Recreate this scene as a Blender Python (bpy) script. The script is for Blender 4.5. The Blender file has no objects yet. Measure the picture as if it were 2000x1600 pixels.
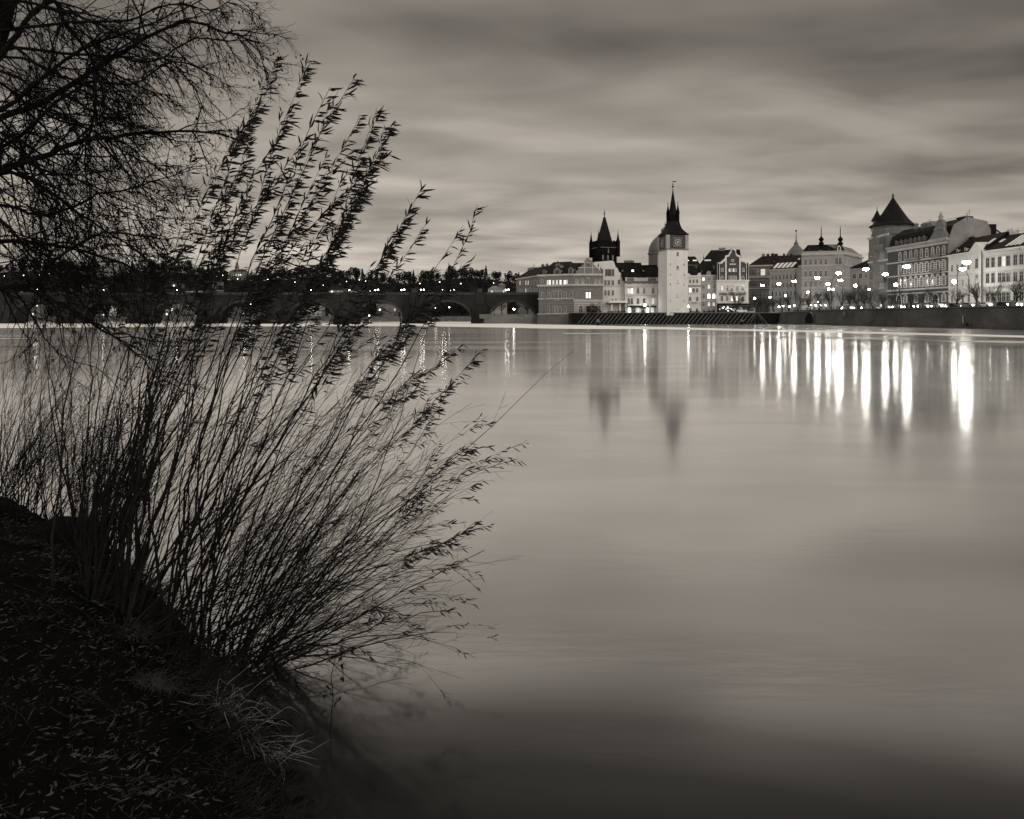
import bpy, math, random
from mathutils import Vector, noise as mn

# ------------------------------------------------------------------ camera, sky, light
SC = bpy.context.scene
COL = SC.collection
R = math.radians
F, HX, HY, EYE = 1500.0, 1000.0, 619.0, 3.0      # focal length / horizon in photo pixels, eye height above the river

cd = bpy.data.cameras.new('camera')
cam = bpy.data.objects.new('camera', cd)
COL.objects.link(cam)
cam.location = (0, 0, EYE)
cam.rotation_euler = (R(90), 0, 0)
cd.sensor_width = 36
cd.lens = 27
cd.shift_y = (HY - 800) / 2000
cd.clip_start = 0.1
cd.clip_end = 6000
SC.camera = cam
SC.view_settings.view_transform = 'Standard'
SC.view_settings.look = 'None'
SC.view_settings.exposure = 0.14
SC.view_settings.gamma = 1
SC.cycles.use_denoising = True
SC.cycles.sample_clamp_indirect = 6
SC.cycles.max_bounces = 6
SC.cycles.caustics_reflective = False
SC.cycles.caustics_refractive = False

SUN_EL, SUN_AZ = 16, 150          # azimuth from +Y (north) clockwise: low light from behind and right of the viewer
TINT = (1.0, 0.905, 0.785)


def world():
    w = bpy.data.worlds.new('World')
    SC.world = w
    w.use_nodes = True
    nt = w.node_tree
    nt.nodes.clear()
    N, L = nt.nodes.new, nt.links.new

    def M(op, a, b=None, c=None):
        n = N('ShaderNodeMath')
        n.operation = op
        for i, v in enumerate((a, b, c)):
            if v is None:
                continue
            if isinstance(v, (int, float)):
                n.inputs[i].default_value = v
            else:
                L(v, n.inputs[i])
        return n.outputs[0]
    tc = N('ShaderNodeTexCoord')
    sep = N('ShaderNodeSeparateXYZ')
    L(tc.outputs['Generated'], sep.inputs[0])
    x, y, z = sep.outputs
    za = M('MAXIMUM', z, 0.0)
    den = M('ADD', za, 0.10)
    px, py = M('DIVIDE', x, den), M('DIVIDE', y, den)

    def nz(sx, sy, off, detail, rough, rot=0.0, dist=0.0):
        c, s = math.cos(rot), math.sin(rot)
        u = M('MULTIPLY', M('ADD', M('MULTIPLY', px, c), M('MULTIPLY', py, s)), sx)
        v = M('MULTIPLY', M('ADD', M('MULTIPLY', px, -s), M('MULTIPLY', py, c)), sy)
        cb = N('ShaderNodeCombineXYZ')
        L(u, cb.inputs[0])
        L(v, cb.inputs[1])
        cb.inputs[2].default_value = off
        n = N('ShaderNodeTexNoise')
        L(cb.outputs[0], n.inputs['Vector'])
        n.inputs['Scale'].default_value = 1
        n.inputs['Detail'].default_value = detail
        n.inputs['Roughness'].default_value = rough
        n.inputs['Distortion'].default_value = dist
        return n.outputs['Fac']
    n1 = nz(1.15, 1.75, 3.1, 3.0, 0.45, R(8), 0.45)
    n2 = nz(2.0, 3.9, 9.4, 2.0, 0.4, R(-6), 0.4)
    n3 = nz(0.30, 0.55, 21.0, 1.0, 0.4, R(14))
    cl = M('ADD', M('ADD', M('MULTIPLY', M('SUBTRACT', n1, 0.5), 1.3), M('MULTIPLY', M('SUBTRACT', n2, 0.5), 0.62)),
           M('MULTIPLY', M('SUBTRACT', n3, 0.5), 0.7))

    def blob(pxx, pyy, sx, sy, amp):
        # a cloud mass, gap or added patch standing in a given direction of the sky: az / el gaussian
        az = M('DIVIDE', x, M('MAXIMUM', y, 0.05))
        el = M('DIVIDE', za, M('MAXIMUM', y, 0.05))
        a = M('DIVIDE', M('SUBTRACT', az, (pxx - HX) / F), sx / F)
        e = M('DIVIDE', M('SUBTRACT', el, (HY - pyy) / F), sy / F)
        r2 = M('ADD', M('MULTIPLY', a, a), M('MULTIPLY', e, e))
        return M('MULTIPLY', M('EXPONENT', M('MULTIPLY', r2, -1.0)), amp)
    for b in ((2050, 120, 420, 170, -0.38), (1080, 90, 320, 60, -0.22), (1560, -30, 200, 70, 0.22), (560, 20, 160, 90, 0.10),
              (650, 165, 140, 32, 0.13), (1050, 140, 170, 35, 0.08), (100, 150, 420, 260, -0.12), (1950, 320, 330, 60, -0.08),
              (1350, 190, 330, 40, -0.06), (2150, -380, 700, 330, -0.95), (1150, 330, 420, 50, 0.07), (1500, 150, 200, 35, 0.06)):  # strongest dark patch is out of view, added to darken the lower-right water
        cl = M('ADD', cl, blob(*b))
    # base brightness against height above the horizon
    r = N('ShaderNodeValToRGB')
    cr = r.color_ramp
    cr.interpolation = 'EASE'
    cr.elements[0].position = 0.0
    cr.elements[0].color = (0.46,) * 3 + (1,)
    cr.elements[1].position = 1.0
    cr.elements[1].color = (0.35,) * 3 + (1,)
    for p, v in ((0.08, 0.41), (0.145, 0.345), (0.208, 0.285), (0.269, 0.232), (0.327, 0.192), (0.38, 0.185), (0.43, 0.55), (0.57, 1.05), (0.75, 0.6)):  # bright upper band lies out of view, added to brighten water and facades
        e = cr.elements.new(p)
        e.color = (v,) * 3 + (1,)
    L(za, r.inputs[0])
    base = M('MULTIPLY', r.outputs[0], M('MAXIMUM', M('ADD', 1.0, M('MULTIPLY', cl, 1.05)), 0.25))
    # afterglow over the hills ahead-left
    glow = blob(640, 560, 420, 75, 0.10)
    sky = N('ShaderNodeTexSky')
    sky.sky_type = 'NISHITA'
    sky.sun_disc = False
    sky.sun_elevation = R(SUN_EL)
    sky.sun_rotation = R(SUN_AZ)
    sky.dust_density = 3
    bw = N('ShaderNodeRGBToBW')
    L(sky.outputs[0], bw.inputs[0])
    nish = M('MULTIPLY', bw.outputs[0], 0.006)
    # glow added to the unseen sky behind the viewer, to light the facades
    back = M('MULTIPLY', M('MULTIPLY', M('MAXIMUM', M('MULTIPLY', y, -1.0), 0.0), M('SUBTRACT', 1.0, za)), 0.55)
    val = M('ADD', M('ADD', M('ADD', base, glow), nish), back)
    vm = N('ShaderNodeVectorMath')
    vm.operation = 'SCALE'
    vm.inputs[0].default_value = TINT
    L(val, vm.inputs['Scale'])
    bg = N('ShaderNodeBackground')
    L(vm.outputs[0], bg.inputs[0])
    bg.inputs[1].default_value = 1.0
    out = N('ShaderNodeOutputWorld')
    L(bg.outputs[0], out.inputs[0])


world()
sd = bpy.data.lights.new('sun', 'SUN')
sd.energy = 0.75
sd.angle = R(25)
sd.color = (1.0, 0.91, 0.80)
sun = bpy.data.objects.new('sun', sd)
COL.objects.link(sun)
sv = Vector((math.sin(R(SUN_AZ)) * math.cos(R(SUN_EL)), math.cos(R(SUN_AZ)) * math.cos(R(SUN_EL)), math.sin(R(SUN_EL))))
sun.rotation_euler = sv.to_track_quat('Z', 'Y').to_euler()

# ------------------------------------------------------------------ materials
MATS = {}


def mat(name, g, rough=0.85, var=0.25, scale=0.6, kind='noise', bump=0.0, metallic=0.0):
    if name in MATS:
        return MATS[name]
    m = bpy.data.materials.new(name)
    m.use_nodes = True
    nt = m.node_tree
    N, L = nt.nodes.new, nt.links.new
    b = nt.nodes['Principled BSDF']
    b.inputs['Roughness'].default_value = rough
    b.inputs['Metallic'].default_value = metallic
    b.inputs['Specular IOR Level'].default_value = 0.3 if g > 0.05 else 0.04
    tc = N('ShaderNodeTexCoord')
    n = N('ShaderNodeTexNoise')
    L(tc.outputs['Object'], n.inputs['Vector'])
    n.inputs['Scale'].default_value = scale
    n.inputs['Detail'].default_value = 6
    n.inputs['Roughness'].default_value = 0.65
    r = N('ShaderNodeValToRGB')
    lo, hi = g * (1 - var), g * (1 + var)
    r.color_ramp.elements[0].position = 0.3
    r.color_ramp.elements[1].position = 0.7
    r.color_ramp.elements[0].color = (lo, lo, lo, 1)
    r.color_ramp.elements[1].color = (hi, hi, hi, 1)
    L(n.outputs['Fac'], r.inputs[0])
    src = r.outputs[0]
    if kind in ('block', 'brick', 'rustic', 'tile'):
        # coursed masonry: horizontal joints from object-space height, vertical joints from the two plan axes
        br = N('ShaderNodeTexBrick')
        sp = N('ShaderNodeSeparateXYZ')
        L(tc.outputs['Object'], sp.inputs[0])
        ad = N('ShaderNodeMath')
        ad.operation = 'ADD'
        L(sp.outputs[0], ad.inputs[0])
        L(sp.outputs[1], ad.inputs[1])
        cb = N('ShaderNodeCombineXYZ')
        L(ad.outputs[0], cb.inputs[0])
        L(sp.outputs[2], cb.inputs[1])
        L(cb.outputs[0], br.inputs['Vector'])
        w, h, mo, dk = {'block': (1.5, 0.62, 0.06, 0.72), 'brick': (0.9, 0.4, 0.05, 0.8), 'rustic': (40, 0.75, 0.14, 0.5),
                        'tile': (0.8, 0.55, 0.05, 0.7)}[kind]
        br.inputs['Scale'].default_value = 1
        br.inputs['Brick Width'].default_value = w
        br.inputs['Row Height'].default_value = h
        br.inputs['Mortar Size'].default_value = mo
        br.inputs['Color1'].default_value = (1, 1, 1, 1)
        br.inputs['Color2'].default_value = (0.8, 0.8, 0.8, 1)
        br.inputs['Mortar'].default_value = (dk, dk, dk, 1)
        mx = N('ShaderNodeMix')
        mx.data_type = 'RGBA'
        mx.blend_type = 'MULTIPLY'
        mx.inputs[0].default_value = 1
        L(src, mx.inputs[6])
        L(br.outputs[0], mx.inputs[7])
        src = mx.outputs[2]
    L(src, b.inputs['Base Color'])
    if bump:
        bp = N('ShaderNodeBump')
        bp.inputs['Strength'].default_value = bump
        bp.inputs['Distance'].default_value = 0.1
        L(n.outputs['Fac'], bp.inputs['Height'])
        L(bp.outputs[0], b.inputs['Normal'])
    MATS[name] = m
    return m


def emit(name, s, col=(1, 0.965, 0.88)):
    if name in MATS:
        return MATS[name]
    m = bpy.data.materials.new(name)
    m.use_nodes = True
    b = m.node_tree.nodes['Principled BSDF']
    b.inputs['Base Color'].default_value = (0.5, 0.5, 0.5, 1)
    b.inputs['Emission Color'].default_value = (*col, 1)
    b.inputs['Emission Strength'].default_value = s
    MATS[name] = m
    return m


def glass(name, g=0.02, rough=0.12):
    m = mat(name, g, rough, 0.3, 0.35)
    m.node_tree.nodes['Principled BSDF'].inputs['Specular IOR Level'].default_value = 0.6
    return m


G = dict(
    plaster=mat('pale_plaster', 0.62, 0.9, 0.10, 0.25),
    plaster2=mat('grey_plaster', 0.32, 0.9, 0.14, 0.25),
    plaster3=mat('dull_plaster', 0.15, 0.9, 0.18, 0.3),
    towerwall=mat('tower_plaster', 0.66, 0.9, 0.10, 0.22),
    gablewall=mat('weathered_render', 0.22, 0.95, 0.30, 0.18),
    sgraf=mat('sgraffito_render', 0.17, 0.9, 0.35, 1.2),
    rustic=mat('rusticated_render', 0.38, 0.9, 0.12, 0.3, 'rustic'),
    rustic2=mat('rusticated_grey_render', 0.20, 0.9, 0.12, 0.3, 'rustic'),
    brick=mat('dark_brickwork', 0.075, 0.9, 0.25, 0.5, 'brick'),
    stone=mat('trim_stone', 0.48, 0.85, 0.15, 0.6),
    stone_d=mat('dark_trim_stone', 0.16, 0.85, 0.2, 0.6),
    black=mat('sooty_stone', 0.009, 0.9, 0.4, 0.3, 'block'),
    slate=mat('dark_slate', 0.014, 0.6, 0.3, 0.4, 'tile'),
    tile=mat('dark_roof_tile', 0.022, 0.75, 0.35, 0.35, 'tile'),
    metal_roof=mat('zinc_roof', 0.15, 0.55, 0.25, 0.3),
    copper=mat('dull_copper_roof', 0.11, 0.5, 0.2, 0.4),
    iron=mat('dark_iron', 0.02, 0.5, 0.3, 1.0),
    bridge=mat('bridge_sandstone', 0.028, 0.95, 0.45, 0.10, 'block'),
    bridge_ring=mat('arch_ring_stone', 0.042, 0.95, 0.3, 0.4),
    quay=mat('quay_masonry', 0.09, 0.95, 0.5, 0.12, 'block'),
    quay_l=mat('pale_quay_masonry', 0.15, 0.95, 0.3, 0.15, 'block'),
    timber=mat('weathered_timber', 0.13, 0.9, 0.35, 1.5),
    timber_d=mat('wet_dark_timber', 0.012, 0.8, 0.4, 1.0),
    asphalt=mat('asphalt', 0.05, 0.9, 0.2, 0.4),
    paving=mat('paving', 0.12, 0.9, 0.2, 0.4),
    curtain=glass('curtained_window', .14),
    pane=glass('dark_window_glass'),
    pane2=glass('grey_window_glass', 0.05),
    skylight=mat('skylight_glass', 0.8, 0.25, 0.05, 1.0),
    lit=emit('lit_window', 1.6), lit2=emit('dim_lit_window', 0.55), lit3=emit('bright_lit_window', 4),
    bark=mat('dark_bark', 0.008, 0.95, 0.4, 6.0, bump=0.4),
    bark2=mat('willow_bark', 0.012, 0.9, 0.4, 9.0, bump=0.3),
    twig=mat('dark_twig', 0.008, 0.9, 0.3, 8.0),
    leaf=mat('willow_leaf', 0.018, 0.75, 0.5, 12.0),
    leaf_dry=mat('dry_leaf', 0.042, 0.8, 0.75, 5.0),
    straw=mat('dry_straw', 0.17, 0.8, 0.55, 5.0),
    farleaf=mat('hill_tree_foliage', 0.012, 0.95, 0.5, 0.25),
    fartwig=mat('bare_crown_twigs', 0.018, 0.95, 0.4, 0.5),
    citybark=mat('city_tree_bark', 0.035, 0.95, 0.3, 0.8),
    hill=mat('hill_soil_and_grass', 0.016, 0.98, 0.4, 0.02),
    car_w=mat('white_car_paint', 0.7, 0.3, 0.04, 1.0), car_d=mat('dark_car_paint', 0.03, 0.25, 0.1, 1.0),
    car_g=mat('grey_car_paint', 0.2, 0.3, 0.05, 1.0), rubber=mat('tyre_rubber', 0.015, 0.8, 0.1, 3.0),
    canvas=mat('white_canvas', 0.7, 0.9, 0.05, 2.0),
    skin=mat('skin', 0.3, 0.6, 0.05, 5.0), cloth=mat('dark_clothing', 0.04, 0.9, 0.3, 5.0), cloth2=mat('pale_clothing', 0.4, 0.9, 0.2, 5.0),
)

# ------------------------------------------------------------------ mesh helpers


class MB:
    def __init__(s):
        s.v, s.f = [], []

    def add(s, vs, fs):
        o = len(s.v)
        s.v += [tuple(p) for p in vs]
        s.f += [tuple(o + i for i in f) for f in fs]
        return s

    def box(s, x0, x1, y0, y1, z0, z1):
        return s.add([(x0, y0, z0), (x1, y0, z0), (x1, y1, z0), (x0, y1, z0), (x0, y0, z1), (x1, y0, z1), (x1, y1, z1), (x0, y1, z1)],
                     [(0, 3, 2, 1), (4, 5, 6, 7), (0, 1, 5, 4), (1, 2, 6, 5), (2, 3, 7, 6), (3, 0, 4, 7)])

    def frustum(s, x0, x1, y0, y1, z0, z1, a=0, b=0, c=0, d=0):
        """bottom rectangle, top rectangle inset a (left) b (right) c (front) d (back)"""
        return s.add([(x0, y0, z0), (x1, y0, z0), (x1, y1, z0), (x0, y1, z0), (x0 + a, y0 + c, z1), (x1 - b, y0 + c, z1),
                      (x1 - b, y1 - d, z1), (x0 + a, y1 - d, z1)],
                     [(0, 3, 2, 1), (4, 5, 6, 7), (0, 1, 5, 4), (1, 2, 6, 5), (2, 3, 7, 6), (3, 0, 4, 7)])

    def prism(s, poly, y0, y1):
        """polygon in (x,z) pushed through from y0 to y1"""
        n = len(poly)
        vs = [(x, y0, z) for x, z in poly] + [(x, y1, z) for x, z in poly]
        return s.add(vs, [tuple(range(n - 1, -1, -1))[::-1], tuple(range(2 * n - 1, n - 1, -1))] +
                     [(i, i + n, (i + 1) % n + n, (i + 1) % n) for i in range(n)])

    def side_prism(s, poly, x0, x1):
        n = len(poly)
        vs = [(x0, y, z) for y, z in poly] + [(x1, y, z) for y, z in poly]
        return s.add(vs, [tuple(range(n)), tuple(range(2 * n - 1, n - 1, -1))] +
                     [(i, (i + 1) % n, (i + 1) % n + n, i + n) for i in range(n)])

    def tube(s, pts, rad, n=5, cap=True):
        P = [Vector(p) for p in pts]
        if isinstance(rad, (int, float)):
            rad = [rad] * len(P)
        o = len(s.v)
        up = Vector((0.13, 0.31, 0.94))
        for i, p in enumerate(P):
            t = (P[min(i + 1, len(P) - 1)] - P[max(i - 1, 0)])
            if t.length < 1e-9:
                t = Vector((0, 0, 1))
            t.normalize()
            a = t.cross(up)
            if a.length < 0.05:
                a = t.cross(Vector((1, 0, 0)))
            a.normalize()
            b = t.cross(a)
            for k in range(n):
                an = 2 * math.pi * k / n
                q = p + (a * math.cos(an) + b * math.sin(an)) * rad[i]
                s.v.append((q.x, q.y, q.z))
        for i in range(len(P) - 1):
            for k in range(n):
                s.f.append((o + i * n + k, o + i * n + (k + 1) % n, o + (i + 1) * n + (k + 1) % n, o + (i + 1) * n + k))
        if cap and n > 2:
            s.f.append(tuple(o + k for k in range(n - 1, -1, -1)))
            s.f.append(tuple(o + (len(P) - 1) * n + k for k in range(n)))
        return s

    def lathe(s, prof, n=16, cx=0, cy=0, sx=1, sy=1, rot=0):
        o = len(s.v)
        for r, z in prof:
            for k in range(n):
                a = 2 * math.pi * k / n + rot
                s.v.append((cx + r * math.cos(a) * sx, cy + r * math.sin(a) * sy, z))
        for i in range(len(prof) - 1):
            for k in range(n):
                s.f.append((o + i * n + k, o + i * n + (k + 1) % n, o + (i + 1) * n + (k + 1) % n, o + (i + 1) * n + k))
        s.f.append(tuple(o + k for k in range(n - 1, -1, -1)))
        s.f.append(tuple(o + (len(prof) - 1) * n + k for k in range(n)))
        return s

    def ball(s, c, r, sz=1.0, n=10):
        pr = [(r * math.sin(math.pi * i / 8) + 1e-4, c[2] - r * sz * math.cos(math.pi * i / 8)) for i in range(9)]
        return s.lathe(pr, n, c[0], c[1])

    def build(s, name, m, parent=None, smooth=False, loc=None):
        me = bpy.data.meshes.new(name)
        me.from_pydata(s.v, [], s.f)
        me.materials.append(m)
        if smooth:
            me.polygons.foreach_set('use_smooth', [True] * len(me.polygons))
        me.update()
        o = bpy.data.objects.new(name, me)
        COL.objects.link(o)
        if parent:
            o.parent = parent
        if loc:
            o.location = loc
        return o


def tag(o, label=None, cat=None, group=None, kind=None):
    for k, v in (('label', label), ('category', cat), ('group', group), ('kind', kind)):
        if v:
            o[k] = v
    return o


def empty(name, loc, rz=0, label=None, cat=None, group=None):
    o = bpy.data.objects.new(name, None)
    COL.objects.link(o)
    o.location = loc
    o.rotation_euler = (0, 0, rz)
    return tag(o, label, cat, group)


CH = {}


def copy_tree(o, loc=None, rz=None, sc=None, label=None, parent=None):
    c = o.copy()
    COL.objects.link(c)
    if parent:
        c.parent = parent
    if loc is not None:
        c.location = loc
    if rz is not None:
        c.rotation_euler = (0, 0, rz)
    if sc is not None:
        c.scale = (sc, sc, sc) if isinstance(sc, (int, float)) else sc
    if label:
        c['label'] = label
    for ch in [k for k in o.children]:
        copy_tree(ch, parent=c)
    return c


def at(px, py, Y):
    return Vector(((px - HX) * Y / F, Y, EYE + (HY - py) * Y / F))


def arch_poly(x0, x1, z0, z1, n=8, rise=None):
    """rectangle whose top is an arch"""
    r = (x1 - x0) / 2
    rise = r if rise is None else rise
    c = (x0 + x1) / 2
    return [(x0, z0), (x1, z0)] + [(c + r * math.cos(math.pi * i / n), z1 - rise + rise * math.sin(math.pi * i / n)) for i in range(n + 1)]


# ------------------------------------------------------------------ facades
WC = {}
WR = random.Random(314)


def window_meshes(w, h, style, fm, pm):
    key = (round(w, 2), round(h, 2), style, fm.name, pm.name)
    if key in WC:
        return WC[key]
    hw, t = w / 2, max(0.13, w * 0.13)
    f, p = MB(), MB()
    arched = 'arch' in style
    slim = 'plain' in style
    if arched:
        out = arch_poly(-hw - t, hw + t, 0, h + t)
        inn = arch_poly(-hw, hw, 0, h)
        n = len(out)
        vs = [(x, -0.14, z) for x, z in out] + [(x, -0.14, z) for x, z in inn] + [(x, 0, z) for x, z in out] + [(x, 0, z) for x, z in inn]
        fs = []
        for i in range(1, n):
            j = (i + 1) % n
            fs += [(i, j, j + n, i + n), (i + 2 * n, j + 2 * n, j, i), (i + n, j + n, j + 3 * n, i + 3 * n)]
        f.add(vs, fs)
        p.prism([(x, z) for x, z in arch_poly(-hw + .02, hw - .02, 0.02, h - .02)], -0.035, -0.01)
    else:
        if not slim:
            f.box(-hw - t, -hw, -0.14, 0, 0, h)
            f.box(hw, hw + t, -0.14, 0, 0, h)
            f.box(-hw - t, hw + t, -0.14, 0, h, h + t)
        p.box(-hw + .01, hw - .01, -0.035, -0.01, 0.01, h - .01)
    f.box(-hw - t * 1.4, hw + t * 1.4, -0.24, 0, -0.16, 0)
    if 'hood' in style:
        f.box(-hw - t * 1.8, hw + t * 1.8, -0.34, 0, h + t + .14, h + t + .34)
    if 'pediment' in style:
        f.prism([(-hw - t * 2, h + t + .1), (hw + t * 2, h + t + .1), (0, h + t + .75)], -0.3, 0)
    if 'quoin' in style:
        for sx in (-1, 1):
            k = 0.05
            while k < h - .3:
                f.box(sx * (hw + t + .28) - .3, sx * (hw + t + .28) + .3, -.115, 0, k, k + .34)
                k += .64
    b = 0.07
    f.box(-b / 2, b / 2, -0.09, -0.036, 0.01, h - .03)
    f.box(-hw, hw, -0.085, -0.036, h * .62, h * .62 + b)
    fo = f.build('window', fm)
    po = p.build('pane', pm)
    res = (fo.data, po.data)
    bpy.data.objects.remove(fo)
    bpy.data.objects.remove(po)
    WC[key] = res
    return res


class House:
    def __init__(s, name, label, cat, x0, Y0, x1, Y1, zb, depth, wall, group=None):
        A = Vector(((x0 - HX) * Y0 / F, Y0))
        B = Vector(((x1 - HX) * Y1 / F, Y1))
        d = B - A
        s.A, s.L, s.zb, s.depth, s.dir = A, d.length, zb, depth, d.normalized()
        s.rz = math.atan2(d.y, d.x)
        s.root = empty(name, (A.x, A.y, zb), s.rz, label, cat, group)
        s.wallm = wall

    def u(s, px, y=0.0):
        k = (px - HX) / F
        a = s.A + Vector((-s.dir.y, s.dir.x)) * y
        return (k * a.y - a.x) / (s.dir.x - k * s.dir.y)

    def z(s, px, py, y=0.0):
        a = s.A + Vector((-s.dir.y, s.dir.x)) * y
        Y = a.y + s.dir.y * s.u(px, y)
        return EYE + (HY - py) * Y / F - s.zb

    def part(s, name, m, mb, smooth=False, parent=None):
        return mb.build(name, m, parent or s.root, smooth)

    def walls(s, h, m=None, x0=0, x1=None, z0=-1.0):
        x1 = s.L if x1 is None else x1
        return s.part('wall', m or s.wallm, MB().box(x0, x1, 0, s.depth, z0, h))

    def poly_wall(s, poly, m=None, name='wall', y0=0, y1=None):
        return s.part(name, m or s.wallm, MB().prism(poly, y0, s.depth if y1 is None else y1))

    def cornice(s, z, h=0.4, out=0.45, m=None, x0=-.3, x1=None, name='cornice', dentils=False, back=None):
        x1 = s.L + .3 if x1 is None else x1
        b = MB().box(x0, x1, -out, (0.02 if back is None else back), z, z + h)
        b.box(x0 + .1, x1 - .1, -out * .55, 0.015, z - h * .6, z)
        if dentils:
            n = int((x1 - x0) / 1.0)
            for i in range(n):
                q = x0 + (i + .5) * (x1 - x0) / n
                b.box(q - .22, q + .22, -out * .9, -out * .5, z - h * .9, z - 0.003)
        return s.part(name, m or G['stone'], b)

    def roof(s, z0, z1, a=0, b=0, c=None, d=None, m=None, over=.45, x0=0, x1=None, y0=0, y1=None):
        x1 = s.L if x1 is None else x1
        y1 = s.depth if y1 is None else y1
        half = (y1 - y0) / 2 + over - .02
        c = half if c is None else c
        d = half if d is None else d
        return s.part('roof', m or G['tile'], MB().frustum(x0 - over * .4, x1 + over * .4, y0 - over, y1 + over, z0, z1, a, b, c, d))

    def win(s, u, z, w, h, style='', fm=None, pm=None, y=0.0):
        a, b = window_meshes(w, h, style, fm or G['stone'], pm or G['pane'])
        o = bpy.data.objects.new('window', a)
        COL.objects.link(o)
        o.parent = s.root
        o.location = (u, y, z)
        p = bpy.data.objects.new('pane', b)
        COL.objects.link(p)
        p.parent = o
        return o

    def row(s, us, z, w, h, style='', fm=None, pm=None, lit={}):
        for i, u in enumerate(us):
            p = G[lit[i]] if i in lit else pm
            if i not in lit and h > 1.4:
                q = WR.random()
                p = (G['pane2'] if q < .25 else (G['curtain'] if q < .33 else pm))
            s.win(u, z, w, h, style, fm, p)

    def chimney(s, u, y, z, w=1.2, h=2.0, d=0.9, m=None, parent=None):
        b = MB().box(u - w / 2, u + w / 2, y - d / 2, y + d / 2, z - 2.5, z + h)
        b.box(u - w / 2 - .12, u + w / 2 + .12, y - d / 2 - .12, y + d / 2 + .12, z + h, z + h + .25)
        n = max(1, int(w / .7))
        for i in range(n):
            q = u - w / 2 + (i + .5) * w / n
            b.lathe([(.17, z + h + .25), (.15, z + h + .75)], 8, q, y)
        return s.part('chimney', m or G['plaster3'], b)

    def skylight(s, u, z, w, h, c_slope, y_eave=-.45, z_eave=None, m=None):
        """flat glazing lying on the front roof slope; c_slope = rise/run"""
        run = h / c_slope
        yz = lambda q: y_eave + (q - z_eave) / c_slope
        a, b = yz(z), yz(z + h)
        off = .12
        return s.part('skylight', m or G['skylight'], MB().add(
            [(u - w / 2, a - off, z + off), (u + w / 2, a - off, z + off), (u + w / 2, b - off, z + h + off), (u - w / 2, b - off, z + h + off),
             (u - w / 2, a, z), (u + w / 2, a, z), (u + w / 2, b, z + h), (u - w / 2, b, z + h)],
            [(0, 1, 2, 3), (7, 6, 5, 4), (0, 4, 5, 1), (1, 5, 6, 2), (2, 6, 7, 3), (3, 7, 4, 0)]))

    def dormer(s, u, z, w, h, y, m=None, rm=None, lit=None, deep=3.0):
        o = s.part('dormer', m or G['plaster2'], MB().prism([(u - w / 2, z), (u + w / 2, z), (u + w / 2, z + h), (u, z + h + w * .4), (u - w / 2, z + h)], y, y + deep))
        MB().add([(u - w / 2 - .2, y - .2, z + h - .05), (u, y - .2, z + h + w * .4 + .08), (u + w / 2 + .2, y - .2, z + h - .05),
                  (u - w / 2 - .2, y + deep, z + h - .05), (u, y + deep, z + h + w * .4 + .08), (u + w / 2 + .2, y + deep, z + h - .05),
                  (u, y - .2, z + h + w * .4 + .25), (u, y + deep, z + h + w * .4 + .25)],
                 [(0, 1, 4, 3), (1, 2, 5, 4), (3, 7, 6, 0), (7, 5, 2, 6), (0, 6, 1), (1, 6, 2)]).build('roof', rm or G['tile'], o)
        MB().box(u - w * .28, u + w * .28, y - .04, y - .01, z + .2, z + h - .1).build('pane', lit or G['pane'], o)
        return o


def spaced(a, b, n):
    return [a + (b - a) * (i + .5) / n for i in range(n)]


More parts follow.
